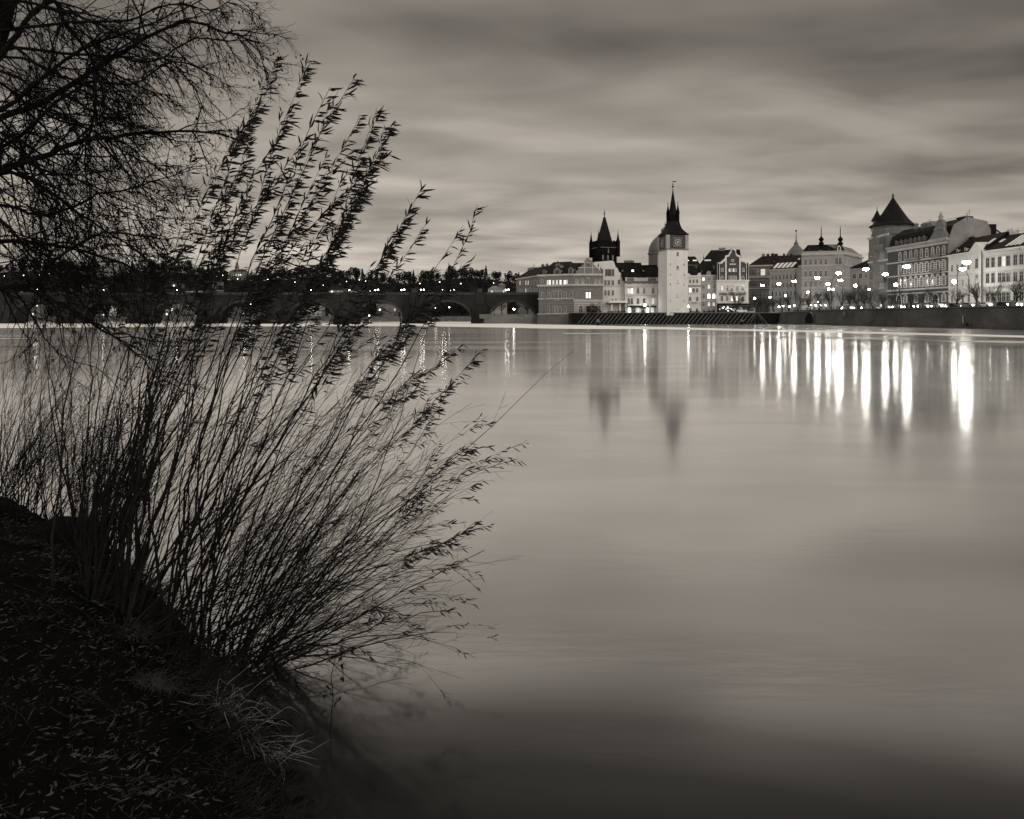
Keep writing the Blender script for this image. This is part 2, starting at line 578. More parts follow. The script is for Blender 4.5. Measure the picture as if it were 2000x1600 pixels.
# ------------------------------------------------------------------ water, ground, hill
def water_material():
    m = bpy.data.materials.new('river_water')
    m.use_nodes = True
    nt = m.node_tree
    nt.nodes.clear()
    N, L = nt.nodes.new, nt.links.new
    lw = N('ShaderNodeLayerWeight')
    lw.inputs['Blend'].default_value = 0.5
    r = N('ShaderNodeValToRGB')
    el = r.color_ramp.elements
    el[0].position, el[0].color = 0.30, (0.02,) * 3 + (1,)
    el[1].position, el[1].color = 1.0, (0.93,) * 3 + (1,)
    for p, v in ((0.455, 0.014), (0.495, 0.036), (0.54, 0.13), (0.587, 0.40), (0.64, 0.82), (0.69, 1.0), (0.75, 1.0)):
        e = el.new(p)
        e.color = (v,) * 3 + (1,)
    L(lw.outputs['Facing'], r.inputs[0])
    tc = N('ShaderNodeTexCoord')
    mp = N('ShaderNodeMapping')
    mp.inputs['Scale'].default_value = (0.9, 3.2, 1)
    L(tc.outputs['Object'], mp.inputs[0])
    n = N('ShaderNodeTexNoise')
    n.inputs['Scale'].default_value = 1.6
    n.inputs['Detail'].default_value = 3
    L(mp.outputs[0], n.inputs['Vector'])
    mp2 = N('ShaderNodeMapping')
    mp2.inputs['Scale'].default_value = (0.022, 0.11, 1)
    mp2.inputs['Rotation'].default_value = (0, 0, R(9))
    L(tc.outputs['Object'], mp2.inputs[0])
    n2 = N('ShaderNodeTexNoise')
    n2.inputs['Scale'].default_value = 1
    n2.inputs['Detail'].default_value = 3
    L(mp2.outputs[0], n2.inputs['Vector'])
    rr = N('ShaderNodeMapRange')
    rr.inputs[1].default_value, rr.inputs[2].default_value = 0.35, 0.65
    rr.inputs[3].default_value, rr.inputs[4].default_value = 0.10, 0.13
    L(n2.outputs['Fac'], rr.inputs[0])
    bp = N('ShaderNodeBump')
    bp.inputs['Strength'].default_value = 0.018
    bp.inputs['Distance'].default_value = 0.05
    L(n.outputs['Fac'], bp.inputs['Height'])
    g = N('ShaderNodeBsdfGlossy')
    g.inputs['Color'].default_value = (0.98, 0.98, 0.98, 1)
    L(rr.outputs[0], g.inputs['Roughness'])
    L(bp.outputs[0], g.inputs['Normal'])
    d = N('ShaderNodeBsdfDiffuse')
    d.inputs['Color'].default_value = (0.012, 0.012, 0.012, 1)
    g2 = N('ShaderNodeBsdfGlossy')        # wind-ruffled share of the surface, averaged over a long exposure
    g2.inputs['Color'].default_value = (0.98, 0.98, 0.98, 1)
    g2.inputs['Roughness'].default_value = 0.42
    gm = N('ShaderNodeMixShader')
    gr = N('ShaderNodeMapRange')
    gr.inputs[1].default_value, gr.inputs[2].default_value = 0.35, 0.65
    gr.inputs[3].default_value, gr.inputs[4].default_value = 0.08, 0.20
    L(n2.outputs['Fac'], gr.inputs[0])
    L(gr.outputs[0], gm.inputs[0])
    L(g.outputs[0], gm.inputs[1])
    L(g2.outputs[0], gm.inputs[2])
    mx = N('ShaderNodeMixShader')
    n4 = N('ShaderNodeTexNoise')          # slow current and wind marks
    mp4 = N('ShaderNodeMapping')
    mp4.inputs['Scale'].default_value = (0.16, 0.42, 1)
    mp4.inputs['Rotation'].default_value = (0, 0, R(-14))
    L(tc.outputs['Object'], mp4.inputs[0])
    L(mp4.outputs[0], n4.inputs['Vector'])
    n4.inputs['Scale'].default_value = 1
    n4.inputs['Detail'].default_value = 3
    n4.inputs['Distortion'].default_value = 0.6
    m4 = N('ShaderNodeMapRange')
    m4.inputs[1].default_value, m4.inputs[2].default_value = 0.38, 0.62
    m4.inputs[3].default_value, m4.inputs[4].default_value = 0.92, 1.0
    L(n4.outputs['Fac'], m4.inputs[0])
    mm = N('ShaderNodeMath')
    mm.operation = 'MULTIPLY'
    L(r.outputs[0], mm.inputs[0])
    L(m4.outputs[0], mm.inputs[1])
    L(mm.outputs[0], mx.inputs[0])
    L(d.outputs[0], mx.inputs[1])
    L(gm.outputs[0], mx.inputs[2])
    o = N('ShaderNodeOutputMaterial')
    L(mx.outputs[0], o.inputs[0])
    return m


def foam_material(cover):
    m = bpy.data.materials.new('weir_foam')
    m.use_nodes = True
    nt = m.node_tree
    N, L = nt.nodes.new, nt.links.new
    b = nt.nodes['Principled BSDF']
    b.inputs['Base Color'].default_value = (0.85, 0.85, 0.85, 1)
    b.inputs['Roughness'].default_value = 0.55
    b.inputs['Specular IOR Level'].default_value = 0.8
    tc = N('ShaderNodeTexCoord')
    mp = N('ShaderNodeMapping')
    mp.inputs['Scale'].default_value = (0.012, 0.09, 1)
    L(tc.outputs['Object'], mp.inputs[0])
    n = N('ShaderNodeTexNoise')
    n.inputs['Scale'].default_value = 1
    n.inputs['Detail'].default_value = 5
    L(mp.outputs[0], n.inputs['Vector'])
    r = N('ShaderNodeMapRange')
    r.inputs[1].default_value, r.inputs[2].default_value = cover - 0.12, cover + 0.1
    L(n.outputs['Fac'], r.inputs[0])
    t = N('ShaderNodeBsdfTransparent')
    mx = N('ShaderNodeMixShader')
    L(r.outputs[0], mx.inputs[0])
    L(t.outputs[0], mx.inputs[1])
    L(b.outputs[0], mx.inputs[2])
    L(mx.outputs[0], nt.nodes['Material Output'].inputs[0])
    return m


def ground_px(px, py, z=0.0):
    Y = (EYE - z) * F / (py - HY)
    return ((px - HX) * Y / F, Y, z)


w = MB().add([(-1500, -60, 0), (400, -60, 0), (400, 700, 0), (-1500, 700, 0)], [(0, 1, 2, 3)]).build('water', water_material())
tag(w, kind='structure')


def strip(name, top, bot, z, cover):
    T = [ground_px(x, y, z) for x, y in top]
    B = [ground_px(x, y, z) for x, y in bot]
    n = len(T)
    o = MB().add(T + B, [(i, i + n, i + n + 1, i + 1) for i in range(n - 1)]).build(name, foam_material(cover))
    return tag(o, kind='structure')


strip('weir_foam', [(-400, 629), (0, 630.2), (300, 630.5), (560, 631), (700, 630.5), (850, 628.6), (930, 629), (1050, 633.6), (1120, 635), (1300, 639), (1400, 641.5),
                    (1500, 644), (1700, 648.5), (1850, 652), (2060, 657)],
      [(-400, 641.5), (0, 641), (300, 638.5), (560, 637.5), (700, 637), (850, 637.5), (930, 639), (1050, 641.5), (1120, 642.5), (1300, 643.5), (1400, 645.5),
       (1500, 647), (1700, 651.5), (1850, 655.5), (2060, 661)], 0.03, 0.33)
strip('water_foam_streak', [(1100, 650), (1200, 651), (1300, 652.5), (1400, 653.5), (1500, 655), (1700, 659), (2050, 668)],
      [(1100, 652), (1200, 653.5), (1300, 655), (1400, 657), (1500, 659), (1700, 663), (2050, 672)], 0.02, 0.55)
strip('water_foam_streak', [(-300, 655), (0, 654), (200, 654), (420, 655)], [(-300, 662), (0, 662), (200, 660), (420, 657)], 0.02, 0.6)


def WX(Y):
    return 119 - (Y - 170) * 0.053


SHORE = [(-12, 5.5), (-5, 3.2), (0, 1.0), (3, -0.52), (4.59, -1.36), (5.35, -1.72), (6.7, -2.55), (9.76, -5.5), (11.8, -7.9), (20, -17), (60, -70), (140, -190)]


def shoreX(Y):
    for (a, xa), (b, xb) in zip(SHORE, SHORE[1:]):
        if Y <= b:
            t = max(0, (Y - a) / (b - a))
            return xa + (xb - xa) * t
    return SHORE[-1][1]


def bankz(X, Y):
    d = shoreX(Y) - X
    d += 0.22 * mn.noise(Vector((X * .9, Y * .9, 0))) + 0.14 * mn.noise(Vector((X * 3.5, Y * 3.5, 4))) + 0.05 * mn.noise(Vector((X * 10, Y * 10, 6)))
    if d < 0:
        return max(-1.5, d * 0.8)
    z = 1.45 * (1 - math.exp(-d / 2.0)) + 0.10 * min(1, d * 4)
    return z + 0.07 * mn.noise(Vector((X * 1.7, Y * 1.7, 7))) + 0.06 * mn.noise(Vector((X * 6, Y * 6, 9))) + 0.025 * mn.noise(Vector((X * 19, Y * 19, 3)))


def bank():
    b = MB()
    xs, ys = [], []
    x = -45.0
    while x < 3.5:
        xs.append(x)
        x += 0.07 if x > -7.5 else (0.25 if x > -14 else 1.5)
    y = -8.0
    while y < 36:
        ys.append(y)
        y += 0.08 if 1.5 < y < 11 else (0.3 if y < 16 else 1.2)
    vs = [(x, y, bankz(x, y)) for y in ys for x in xs]
    n = len(xs)
    fs = [(j * n + i, j * n + i + 1, (j + 1) * n + i + 1, (j + 1) * n + i) for j in range(len(ys) - 1) for i in range(n - 1)]
    b.add(vs, fs)
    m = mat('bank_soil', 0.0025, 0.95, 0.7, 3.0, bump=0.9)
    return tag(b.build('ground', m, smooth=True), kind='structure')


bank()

# right bank: street level behind the embankment, and the lower landing beside the bridge end
ys = [20, 100, 170, 250, 320]
b = MB()
b.add([(WX(y) + .3, y, 5.5) for y in ys] + [(700, y, 5.5) for y in ys], [(i, i + 5, i + 6, i + 1) for i in range(4)])
tag(b.build('street', G['asphalt']), kind='structure')
tag(MB().box(24, 700, 320, 1100, -1, 4.6).build('city_ground', G['asphalt']), kind='structure')
b = MB()
vs = []
for y in ys:
    vs += [(WX(y) + .9, y), (WX(y) + 6.5, y)]
b.v = [(x, y, 5.5) for x, y in vs] + [(x, y, 5.64) for x, y in vs]
o = len(vs)
for i in range(4):
    a = 2 * i
    b.f += [(a + o, a + 1 + o, a + 3 + o, a + 2 + o), (a, a + o, a + 2 + o, a + 2), (a + 1, a + 3, a + 3 + o, a + 1 + o)]
tag(b.build('pavement', G['paving']), kind='structure')


def embankment():
    root = empty('embankment_wall', (0, 0, 0), 0, 'long dark stone block embankment wall below the lit street on the right', 'wall')
    top = lambda y: 5.4 if y < 262 else 5.4 - (y - 262) / 58 * 0.65
    ys = [20, 100, 170, 200, 230, 262, 291, 320]
    b = MB()
    n = len(ys)
    b.add([(WX(y) - .9, y, -1) for y in ys] + [(WX(y), y, top(y)) for y in ys] + [(WX(y) + .8, y, top(y)) for y in ys] + [(WX(y) + .8, y, -1) for y in ys],
          [q for i in range(n - 1) for q in ((i, i + n, i + n + 1, i + 1), (i + n, i + 2 * n, i + 2 * n + 1, i + n + 1), (i + 2 * n, i + 3 * n, i + 3 * n + 1, i + 2 * n + 1))])
    b.build('wall', G['quay'], root)
    c = MB()
    c.add([(WX(y) - .25, y, top(y)) for y in ys] + [(WX(y) - .25, y, top(y) + .2) for y in ys] + [(WX(y) + .9, y, top(y) + .2) for y in ys],
          [q for i in range(n - 1) for q in ((i, i + n, i + n + 1, i + 1), (i + n, i + 2 * n, i + 2 * n + 1, i + n + 1))])
    c.build('coping', G['stone_d'], root)
    b = MB()
    for k in range(3):
        b.add([(WX(y) - 1.15 + k * .0, y, -1) for y in ys] + [(WX(y) - 1.15, y, .55) for y in ys] + [(WX(y) - .75, y, .62) for y in ys],
              [q for i in range(n - 1) for q in ((i, i + n, i + n + 1, i + 1), (i + n, i + 2 * n, i + 2 * n + 1, i + n + 1))]) if k == 0 else None
    b.build('footing', G['quay'], root)
    # culvert mouths, dark panels painted as inner shade, and small fittings on the face
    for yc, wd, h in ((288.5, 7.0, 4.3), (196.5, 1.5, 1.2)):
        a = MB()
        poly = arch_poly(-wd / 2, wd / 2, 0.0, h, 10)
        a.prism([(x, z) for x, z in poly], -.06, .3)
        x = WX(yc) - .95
        ob = a.build('culvert_shade_panel', G['timber_d'], root)
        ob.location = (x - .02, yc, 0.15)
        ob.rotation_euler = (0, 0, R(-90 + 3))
        rg = MB()
        out = arch_poly(-wd / 2 - .5, wd / 2 + .5, 0, h + .5, 10)
        m_ = len(out)
        rg.add([(x_, -.16, z_) for x_, z_ in out] + [(x_, -.16, z_) for x_, z_ in poly] + [(x_, .5, z_) for x_, z_ in out],
               [q for i in range(1, m_) for q in ((i, (i + 1) % m_, (i + 1) % m_ + m_, i + m_), (i + 2 * m_, (i + 1) % m_ + 2 * m_, (i + 1) % m_, i))])
        rg.build('culvert_surround', G['quay'], ob)
    d = MB().box(-.05, .05, -.8, .8, 0, 1.9)
    o = d.build('depth_gauge', G['stone'], root)
    o.location = (WX(199) - .62, 199, 1.4)
    o.scale = (1, .22, 1)
    o = MB().box(-.1, .1, -.8, .8, 0, 1.6).build('wall_plaque', G['stone_d'], root)
    o.location = (WX(262) - .72, 262, 3.2)


embankment()


def quay_railing():
    root = empty('quay_railing', (WX(170), 170, 5.6), 0, 'iron railing with dark stone posts along the top of the embankment wall', 'railing')
    y = 120.0
    posts = []
    while y < 300:
        top = 5.6 if y < 262 else 5.6 - (y - 262) / 58 * 0.65
        posts.append((WX(y) + .3 - WX(170), y - 170, top - 5.6))
        y += 6.2
    pm = MB().box(-.28, .28, -.28, .28, 0, 1.15)
    pm.box(-.36, .36, -.36, .36, 1.15, 1.3)
    p0 = None
    for p in posts:
        if p0 is None:
            p0 = pm.build('post', G['stone_d'], root)
            o = p0
        else:
            o = p0.copy()
            COL.objects.link(o)
            o.parent = root
        o.location = p
    r = MB()
    for a, c in zip(posts, posts[1:]):
        for h in (.25, .95):
            r.tube([(a[0], a[1], a[2] + h), (c[0], c[1], c[2] + h)], .035, 4)
        for k in range(1, 10):
            t = k / 10
            x, y, z = [a[i] + (c[i] - a[i]) * t for i in range(3)]
            r.tube([(x, y, z), (x, y, z + .95)], .018, 3, False)
    r.build('rail', G['iron'], root)


quay_railing()


def landing():
    Y = 318.5
    root = empty('landing_wall', (25, Y, 0), 0, 'low dark timbered landing wall under the buildings beside the bridge end', 'wall')
    MB().box(0, 86, 0, 2, -1, 4.55).build('wall', G['timber_d'], root)
    MB().box(-.2, 86.2, -.35, 2, 4.55, 4.8).build('coping', G['stone_d'], root)
    MB().box(0, 86, -1.1, 0, -1, .35).build('footing', G['timber_d'], root)
    # leaning beams
    rng = random.Random(5)
    m = MB().tube([(0, 0, 0), (3.6, .95, 4.1)], .14, 6)
    proto = None
    n = 46
    for i in range(n):
        px = 1130 + (1500 - 1130) * i / (n - 1)
        X = (px - HX) * (Y - 1.4) / F
        if proto is None:
            proto = m.build('timber_beam', G['timber'])
            tag(proto, 'weathered timber beam leaning to the right against the dark landing wall', 'beam', 'leaning timber beams along the landing wall')
            o = proto
        else:
            o = proto.copy()
            COL.objects.link(o)
        lean = 1.0 if px < 1462 else 1.0 - (px - 1462) / 38 * 1.9
        o.location = (X - 0.3 + rng.uniform(-.12, .12), Y - 1.35, 0.2 + rng.uniform(-.1, .1))
        o.scale = (lean, 1, 1)
        if i >= 42:
            o['label'] = ['timber beam standing nearly upright near the right end of the landing wall', 'timber beam leaning slightly left at the right end of the landing wall',
                          'timber beam leaning left, second from the right end of the landing wall', 'last timber beam on the right, leaning left beside the embankment wall'][i - 42]
            del o['group']


landing()


def hill_h(x, y):
    """Petrin-like ridge: ground height"""
    t = min(1, max(0, (y - 640) / 330))
    t = t * t * (3 - 2 * t)
    pxx = HX + x / max(y, 1) * F
    top = 54 + 5 * math.sin(pxx * .008) + 4 * math.sin(pxx * .021 + 1)
    if pxx > 620:
        top -= min(14, (pxx - 620) * .035)
    return 3.5 + (top - 3.5) * t + 3 * mn.noise(Vector((x * .01, y * .01, 0))) * t


def hill():
    b = MB()
    xs = [-1300 + i * 22 for i in range(90)]
    ys = [598 + j * 22 for j in range(42)]
    n = len(xs)
    b.add([(x, y, hill_h(x, y) if j else -1) for j, y in enumerate(ys) for x in xs],
          [(j * n + i, j * n + i + 1, (j + 1) * n + i + 1, (j + 1) * n + i) for j in range(len(ys) - 1) for i in range(n - 1)])
    tag(b.build('hill', G['hill'], smooth=True), kind='structure')


hill()

# ------------------------------------------------------------------ stone bridge
def bridge():
    Yb = 343.0
    s = Yb / F
    root = empty('stone_bridge', (0, Yb, 0), 0, 'long dark stone arch bridge with massive piers crossing the far water', 'bridge')
    ztop = 13.0
    centers = [-340, -203, -66, 70, 207, 342, 475, 608, 742, 876]
    b = MB()
    edges = []
    hw = 37.5 * s
    for c in centers:
        edges.append(((c - HX) * s - hw * 1.22, (c - HX) * s + hw * 1.22))
    xL, xR = (-1000 - HX) * s, (1052 - HX) * s
    edges.append(((953 - HX) * s, (1049 - HX) * s))
    # spandrel wall as columns of quads following each arch on both faces, plus soffits
    D = 9.5
    rise = 9.6

    def arch_z(x, e):
        c, r = (e[0] + e[1]) / 2, (e[1] - e[0]) / 2
        q = max(0, 1 - ((x - c) / r) ** 2)
        return rise * math.sqrt(q) ** 0.92
    cur = xL
    last = len(edges) - 1
    for k, e in enumerate(edges):
        b.box(cur, e[0], 0, D, -1, ztop)
        n = 16
        top_ = ztop
        for i in range(n):
            t0, t1 = math.pi * (1 - i / n), math.pi * (1 - (i + 1) / n)
            c, r = (e[0] + e[1]) / 2, (e[1] - e[0]) / 2
            xa, xb = c + r * math.cos(t0), c + r * math.cos(t1)
            za, zb_ = arch_z(xa, e), arch_z(xb, e)
            vs = [(xa, 0, za), (xb, 0, zb_), (xb, 0, top_), (xa, 0, top_), (xa, D, za), (xb, D, zb_), (xb, D, top_), (xa, D, top_)]
            b.add(vs, [(0, 1, 2, 3), (7, 6, 5, 4), (0, 4, 5, 1)])
        cur = e[1]
    b.box(cur, xR, 0, D, -1, ztop)
    b.box(xR, 30, 0, D, 4.2, ztop - 1)
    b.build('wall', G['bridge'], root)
    for k, e in enumerate(edges):
        c, r = (e[0] + e[1]) / 2, (e[1] - e[0]) / 2
        rg = MB()
        n = 20
        A, B_ = [], []
        for i in range(n + 1):
            t = math.pi * (1 - i / n)
            x = c + r * math.cos(t)
            A.append((x, arch_z(x, e)))
            xo = c + (r + .95) * math.cos(t)
            B_.append((xo, (rise + .95) * max(0, math.sin(t)) ** 0.92))
        vs = [(x, -.16, z) for x, z in A] + [(x, -.16, z) for x, z in B_] + [(x, 0.01, z) for x, z in B_] + [(x, .3, z) for x, z in A]
        m = n + 1
        rg.add(vs, [q for i in range(n) for q in ((i, i + 1, i + 1 + m, i + m), (i + m, i + m + 1, i + 2 * m + 1, i + 2 * m), (i + 3 * m, i + 3 * m + 1, i + 1, i))])
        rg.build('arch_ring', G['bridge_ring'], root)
    # piers with pointed cutwaters
    for k in range(len(edges) - 1):
        xa, xb = edges[k][1], edges[k + 1][0]
        if xa > xb:
            xa, xb = (xa + xb) / 2 - 3, (xa + xb) / 2 + 3
        m = (xa + xb) / 2
        w_ = max(3.2, (xb - xa) / 2 + .3)
        p = MB()
        base = [(m - w_, 0), (m - w_, -2.5), (m, -7.5), (m + w_, -2.5), (m + w_, 0)]
        top = [(m - w_, 0), (m - w_ * .9, -1.8), (m, -5.0), (m + w_ * .9, -1.8), (m + w_, 0)]
        p.add([(x, y, -1) for x, y in base] + [(x, y, 2.2) for x, y in base] + [(x, y, 2.2) for x, y in top] + [(x, y, 6.2) for x, y in top] + [(m - w_ * .8, 0, 8.4), (m, -.3, 8.6), (m + w_ * .8, 0, 8.4)],
              [(i, i + 1, i + 6, i + 5) for i in range(4)] + [(i + 5, i + 6, i + 11, i + 10) for i in range(4)] + [(i + 10, i + 11, i + 16, i + 15) for i in range(4)] +
              [(15, 16, 20), (16, 17, 21, 20), (17, 18, 22, 21), (18, 19, 22)])
        p.build('pier', G['bridge'], root)
        q = MB().box(m - 2.0, m + 2.0, -.9, 0.02, 8.2, ztop + .95)
        q.build('pier_buttress', G['bridge'], root)
    pr = MB().box(xL, xR, -.22, .25, ztop, ztop + .95)
    pr.box(xL, xR, -.34, .30, ztop - .25, ztop)
    pr.box(xL, xR, D - .3, D, ztop + .003, ztop + .95)
    pr.build('parapet', G['bridge_ring'], root)
    # statues over the piers: dark groups on pedestals
    rng = random.Random(3)
    spots = []
    for k in range(3, len(edges) - 1):
        spots.append((edges[k][1] + edges[k + 1][0]) / 2)
    names = ['dark statue group with raised cross, %s', 'dark single saint statue, %s']
    where = ['above the pier at the left edge of the view', 'second pier from the left edge, behind the tree branches', 'over the pier behind the tall leafy shoots',
             'over the pier between the sloping shoots', 'over the pier left of the row of paired lamps', 'over the pier between paired lamps',
             'over the pier left of the nearest clear arch', 'tall dark mass between the two rightmost arches', 'x', 'y']
    for i, x in enumerate(spots):
        big = (i % 2 == 0) or i == 7
        st = empty('statue', (x, Yb - .2, ztop + .95), rng.uniform(-.2, .2), names[0 if big else 1] % where[i], 'statue', 'statues along the bridge parapet')
        MB().frustum(-1.1, 1.1, -.8, .8, 0, 1.6, .15, .15, .1, .1).box(-1.2, 1.2, -.9, .9, 1.6, 1.8).build('pedestal', G['bridge_ring'], st)
        fg = MB()
        cs = [(-.7, 2.6), (0, 3.4), (.75, 2.5)] if big else [(0, 2.8)]
        for cx, h in cs:
            fg.lathe([(.52, 1.8), (.45, 1.8 + h * .3), (.36, 1.8 + h * .55), (.42, 1.8 + h * .74), (.16, 1.8 + h * .82), (.19, 1.8 + h * .9), (.05, 1.8 + h)], 9, cx, 0)
            fg.tube([(cx - .35, 0, 1.8 + h * .7), (cx - .62, -.1, 1.8 + h * .55), (cx - .4, -.3, 1.8 + h * .5)], [.14, .11, .09], 6)
            fg.tube([(cx + .35, 0, 1.8 + h * .7), (cx + .6, -.1, 1.8 + h * .8), (cx + .7, -.1, 1.8 + h * .98)], [.14, .1, .08], 6)
        if big:
            fg.tube([(.25, .2, 1.8), (.25, .2, 6.1)], .09, 5)
            fg.tube([(-.35, .2, 5.4), (.85, .2, 5.4)], .08, 5)
        fg.build('figure', G['black'], st, True)


bridge()

q = empty('low_quay_wall', ((936 - HX) * 338 / F, 338, 0), 0, 'pale low stone quay wall between the bridge pier and the museum plinth', 'wall')
MB().box(0, 27, 0, 3, -1, 3.95).build('wall', G['quay_l'], q)
MB().box(-.1, 27, -.12, 3, 3.95, 4.15).build('coping', G['quay_l'], q)
# ------------------------------------------------------------------ riverside buildings
def finial(mb, x, y, z, h, r=.12, ball=.35, flag=False, base=.0):
    mb.lathe([(r + base, z), (r, z + h * .1), (r * .6, z + h)], 6, x, y)
    mb.ball((x, y, z + h * .35), ball)
    mb.ball((x, y, z + h * .62), ball * .6)
    if flag:
        mb.box(x, x + 1.5, y - .05, y + .05, z + h * .9, z + h)


def wings(H, x0, Y0, x1, Y1, depth):
    """second facade line of the same building: parts go under H.root"""
    W = House.__new__(House)
    A = Vector(((x0 - HX) * Y0 / F, Y0))
    B = Vector(((x1 - HX) * Y1 / F, Y1))
    d = B - A
    W.A, W.L, W.zb, W.depth, W.dir, W.root, W.wallm = A, d.length, H.zb, depth, d.normalized(), H.root, H.wallm
    rel = A - H.A
    c, s = math.cos(-H.rz), math.sin(-H.rz)
    ox, oy, rr = rel.x * c - rel.y * s, rel.x * s + rel.y * c, math.atan2(d.y, d.x) - H.rz

    def fix(o):
        x, y, z = o.location
        o.location = (ox + x * math.cos(rr) - y * math.sin(rr), oy + x * math.sin(rr) + y * math.cos(rr), z)
        o.rotation_euler = (0, 0, rr)
        return o
    p0, w0 = House.part, House.win
    W.part = lambda name, m, mb, smooth=False, parent=None: fix(p0(W, name, m, mb, smooth, parent)) if parent is None else p0(W, name, m, mb, smooth, parent)
    W.win = lambda *a, **k: fix(w0(W, *a, **k))
    return W


def museum():
    H = House('museum_building', 'renaissance museum with carved gable and stone plinth standing in the water by the bridge', 'museum', 1052, 334, 1121, 325, 0.0, 15, G['rustic2'])
    e = H.z(1090, 538)
    mid, st = H.z(1090, 558), H.z(1090, 584)
    H.walls(st, G['rustic2'], z0=4.3)
    H.part('wall', G['sgraf'], MB().box(0.02, H.L - .02, .02, H.depth, st, e))
    H.part('plinth', G['quay_l'], MB().box(-.3, H.L + .3, -.5, H.depth, -1, 4.3))
    H.cornice(4.1, .3, .7)
    H.cornice(st, .3, .3)
    H.cornice(mid, .5, .9, dentils=True)
    H.cornice(e, .5, .7)
    H.part('corner_pilaster', G['sgraf'], MB().box(H.u(1064), H.u(1067), -.35, 0, 4.3, e))
    U = H.u
    H.row([U(1070), U(1074)], H.z(1072, 557), .75, 2.1, lit={0: 'lit2', 1: 'lit'})
    H.row([U(1081), U(1088), U(1095)], H.z(1088, 557), .8, 2.1, lit={0: 'lit2', 1: 'lit2', 2: 'lit'})
    H.row([U(1103), U(1107)], H.z(1105, 557), .75, 2.1, lit={0: 'lit', 1: 'lit2'})
    H.row([U(1060)], H.z(1060, 557), .9, 2.1)
    H.row([U(1087), U(1094)], H.z(1090, 586), 1.25, 4.0, 'arch')
    H.row([U(1080)], H.z(1080, 584), .8, 3.6, 'arch')
    H.row([U(1060), U(1072), U(1104)], H.z(1072, 583), 1.0, 2.2, 'hood', pm=G['pane2'])
    H.row([U(1071), U(1081), U(1087), U(1094), U(1104)], H.z(1087, 612), .95, 3.0, 'arch plain')
    H.row([U(1116)], H.z(1116, 580), 1.2, 2.6, 'arch', pm=G['stone_d'])
    # hipped roof
    H.roof(e + .5, H.z(1110, 511, 7.5), a=3.5, b=6.5, x1=H.L + 1, m=G['tile'])
    H.dormer(U(1088.5), e + .5, 3.4, 1.9, -.2, G['sgraf'])
    H.dormer(U(1088.5), e + 3.3, 2.2, 1.4, .8, G['sgraf'])
    H.dormer(U(1063), e + .5, 1.6, 1.8, -.2, G['sgraf'])
    H.dormer(U(1115), e + .5, 2.2, 2.2, -.2, G['sgraf'])
    b = MB()
    for px in (1060, 1088.5, 1116):
        finial(b, U(px), .5, e + (5.4 if px == 1088.5 else 3.3), 1.2, .1, .28)
    H.part('finial', G['black'], b)
    H.chimney(U(1079), 5, e + 4, 2.2, 1.0)
    # front towards the landing
    W = wings(H, 1121, 325, 1178, 326, 15)
    e2 = e
    W.part('wall', G['rustic'], MB().box(0, W.L, 0.0, W.depth, 4.3, W.z(1140, 587)))
    W.part('wall', G['sgraf'], MB().box(0, W.L - .05, 0.03, W.depth, W.z(1140, 587), e2))
    for zz, h, o in ((W.z(1140, 587), .35, .25), (mid, .5, .9), (e2, .5, .7)):
        W.cornice(zz, h, o, dentils=h > .45)
    gz = e2 + .5
    X = lambda px: W.u(px)
    Z = lambda py: W.z(1150, py)
    g = [(X(1123), gz), (X(1176), gz), (X(1174), Z(530)), (X(1170), Z(527)), (X(1168), Z(523)), (X(1161), Z(519)), (X(1158), Z(513)), (X(1156), Z(509)), (X(1149), Z(506)),
         (X(1143), Z(509)), (X(1141), Z(514)), (X(1137), Z(519)), (X(1131), Z(523)), (X(1129), Z(527)), (X(1125), Z(530))]
    W.part('gable', G['sgraf'], MB().prism(g, 0.0, 1.2))
    W.part('gable_trim', G['stone'], MB().box(X(1129), X(1170), -.2, .0, Z(523.5), Z(522.5)).box(X(1141), X(1158), -.2, 0, Z(513.5), Z(512.6)).box(X(1141), X(1142), -.15, 0, gz, Z(513.6))
           .box(X(1157), X(1158), -.15, 0, gz, Z(513.6)))
    W.part('chimney', G['sgraf'], MB().box(X(1146), X(1151), .6, 1.6, Z(509), Z(504)))
    W.part('gable_opening', G['pane'], MB().prism([(X(1149) + .55 * math.cos(a * .785), Z(518) + .55 * math.sin(a * .785)) for a in range(8)], -.03, 0.0))
    b = MB()
    for px in (1126, 1131, 1169, 1174):
        finial(b, X(px), .4, Z(528 if px in (1126, 1174) else 521), 1.6, .12, .3)
    W.part('finial', G['black'], b)
    W.roof(e2 + .5, Z(511), a=.5, b=6, c=7.4, d=7, m=G['tile'], y0=1.0, over=.2)
    W.row([X(1146.2), X(1151.6)], Z(582.3), .75, 2.4, lit={0: 'lit', 1: 'lit'})
    W.part('window_hood', G['stone'], MB().box(X(1142), X(1156), -.5, 0, Z(567.4), Z(566.6)))
    for px in (1134, 1149):
        W.win(X(px), 4.45, 1.7, W.z(px, 597) - 4.45, 'arch')
    W.win(X(1149), Z(557), 1.0, 2.6, 'hood')
    for px in (1127, 1138, 1163, 1171):
        W.win(X(px), Z(556), 1.1, 2.3, 'arch', pm=G['stone_d'])
        W.part('niche_statue', G['stone'], MB().lathe([(.3, Z(556)), (.22, Z(551)), (.12, Z(549.5)), (.16, Z(548.6)), (.02, Z(547.7))], 8, X(px), -.2))
    W.win(X(1168), Z(611), 2.2, 3.0, 'plain')


museum()


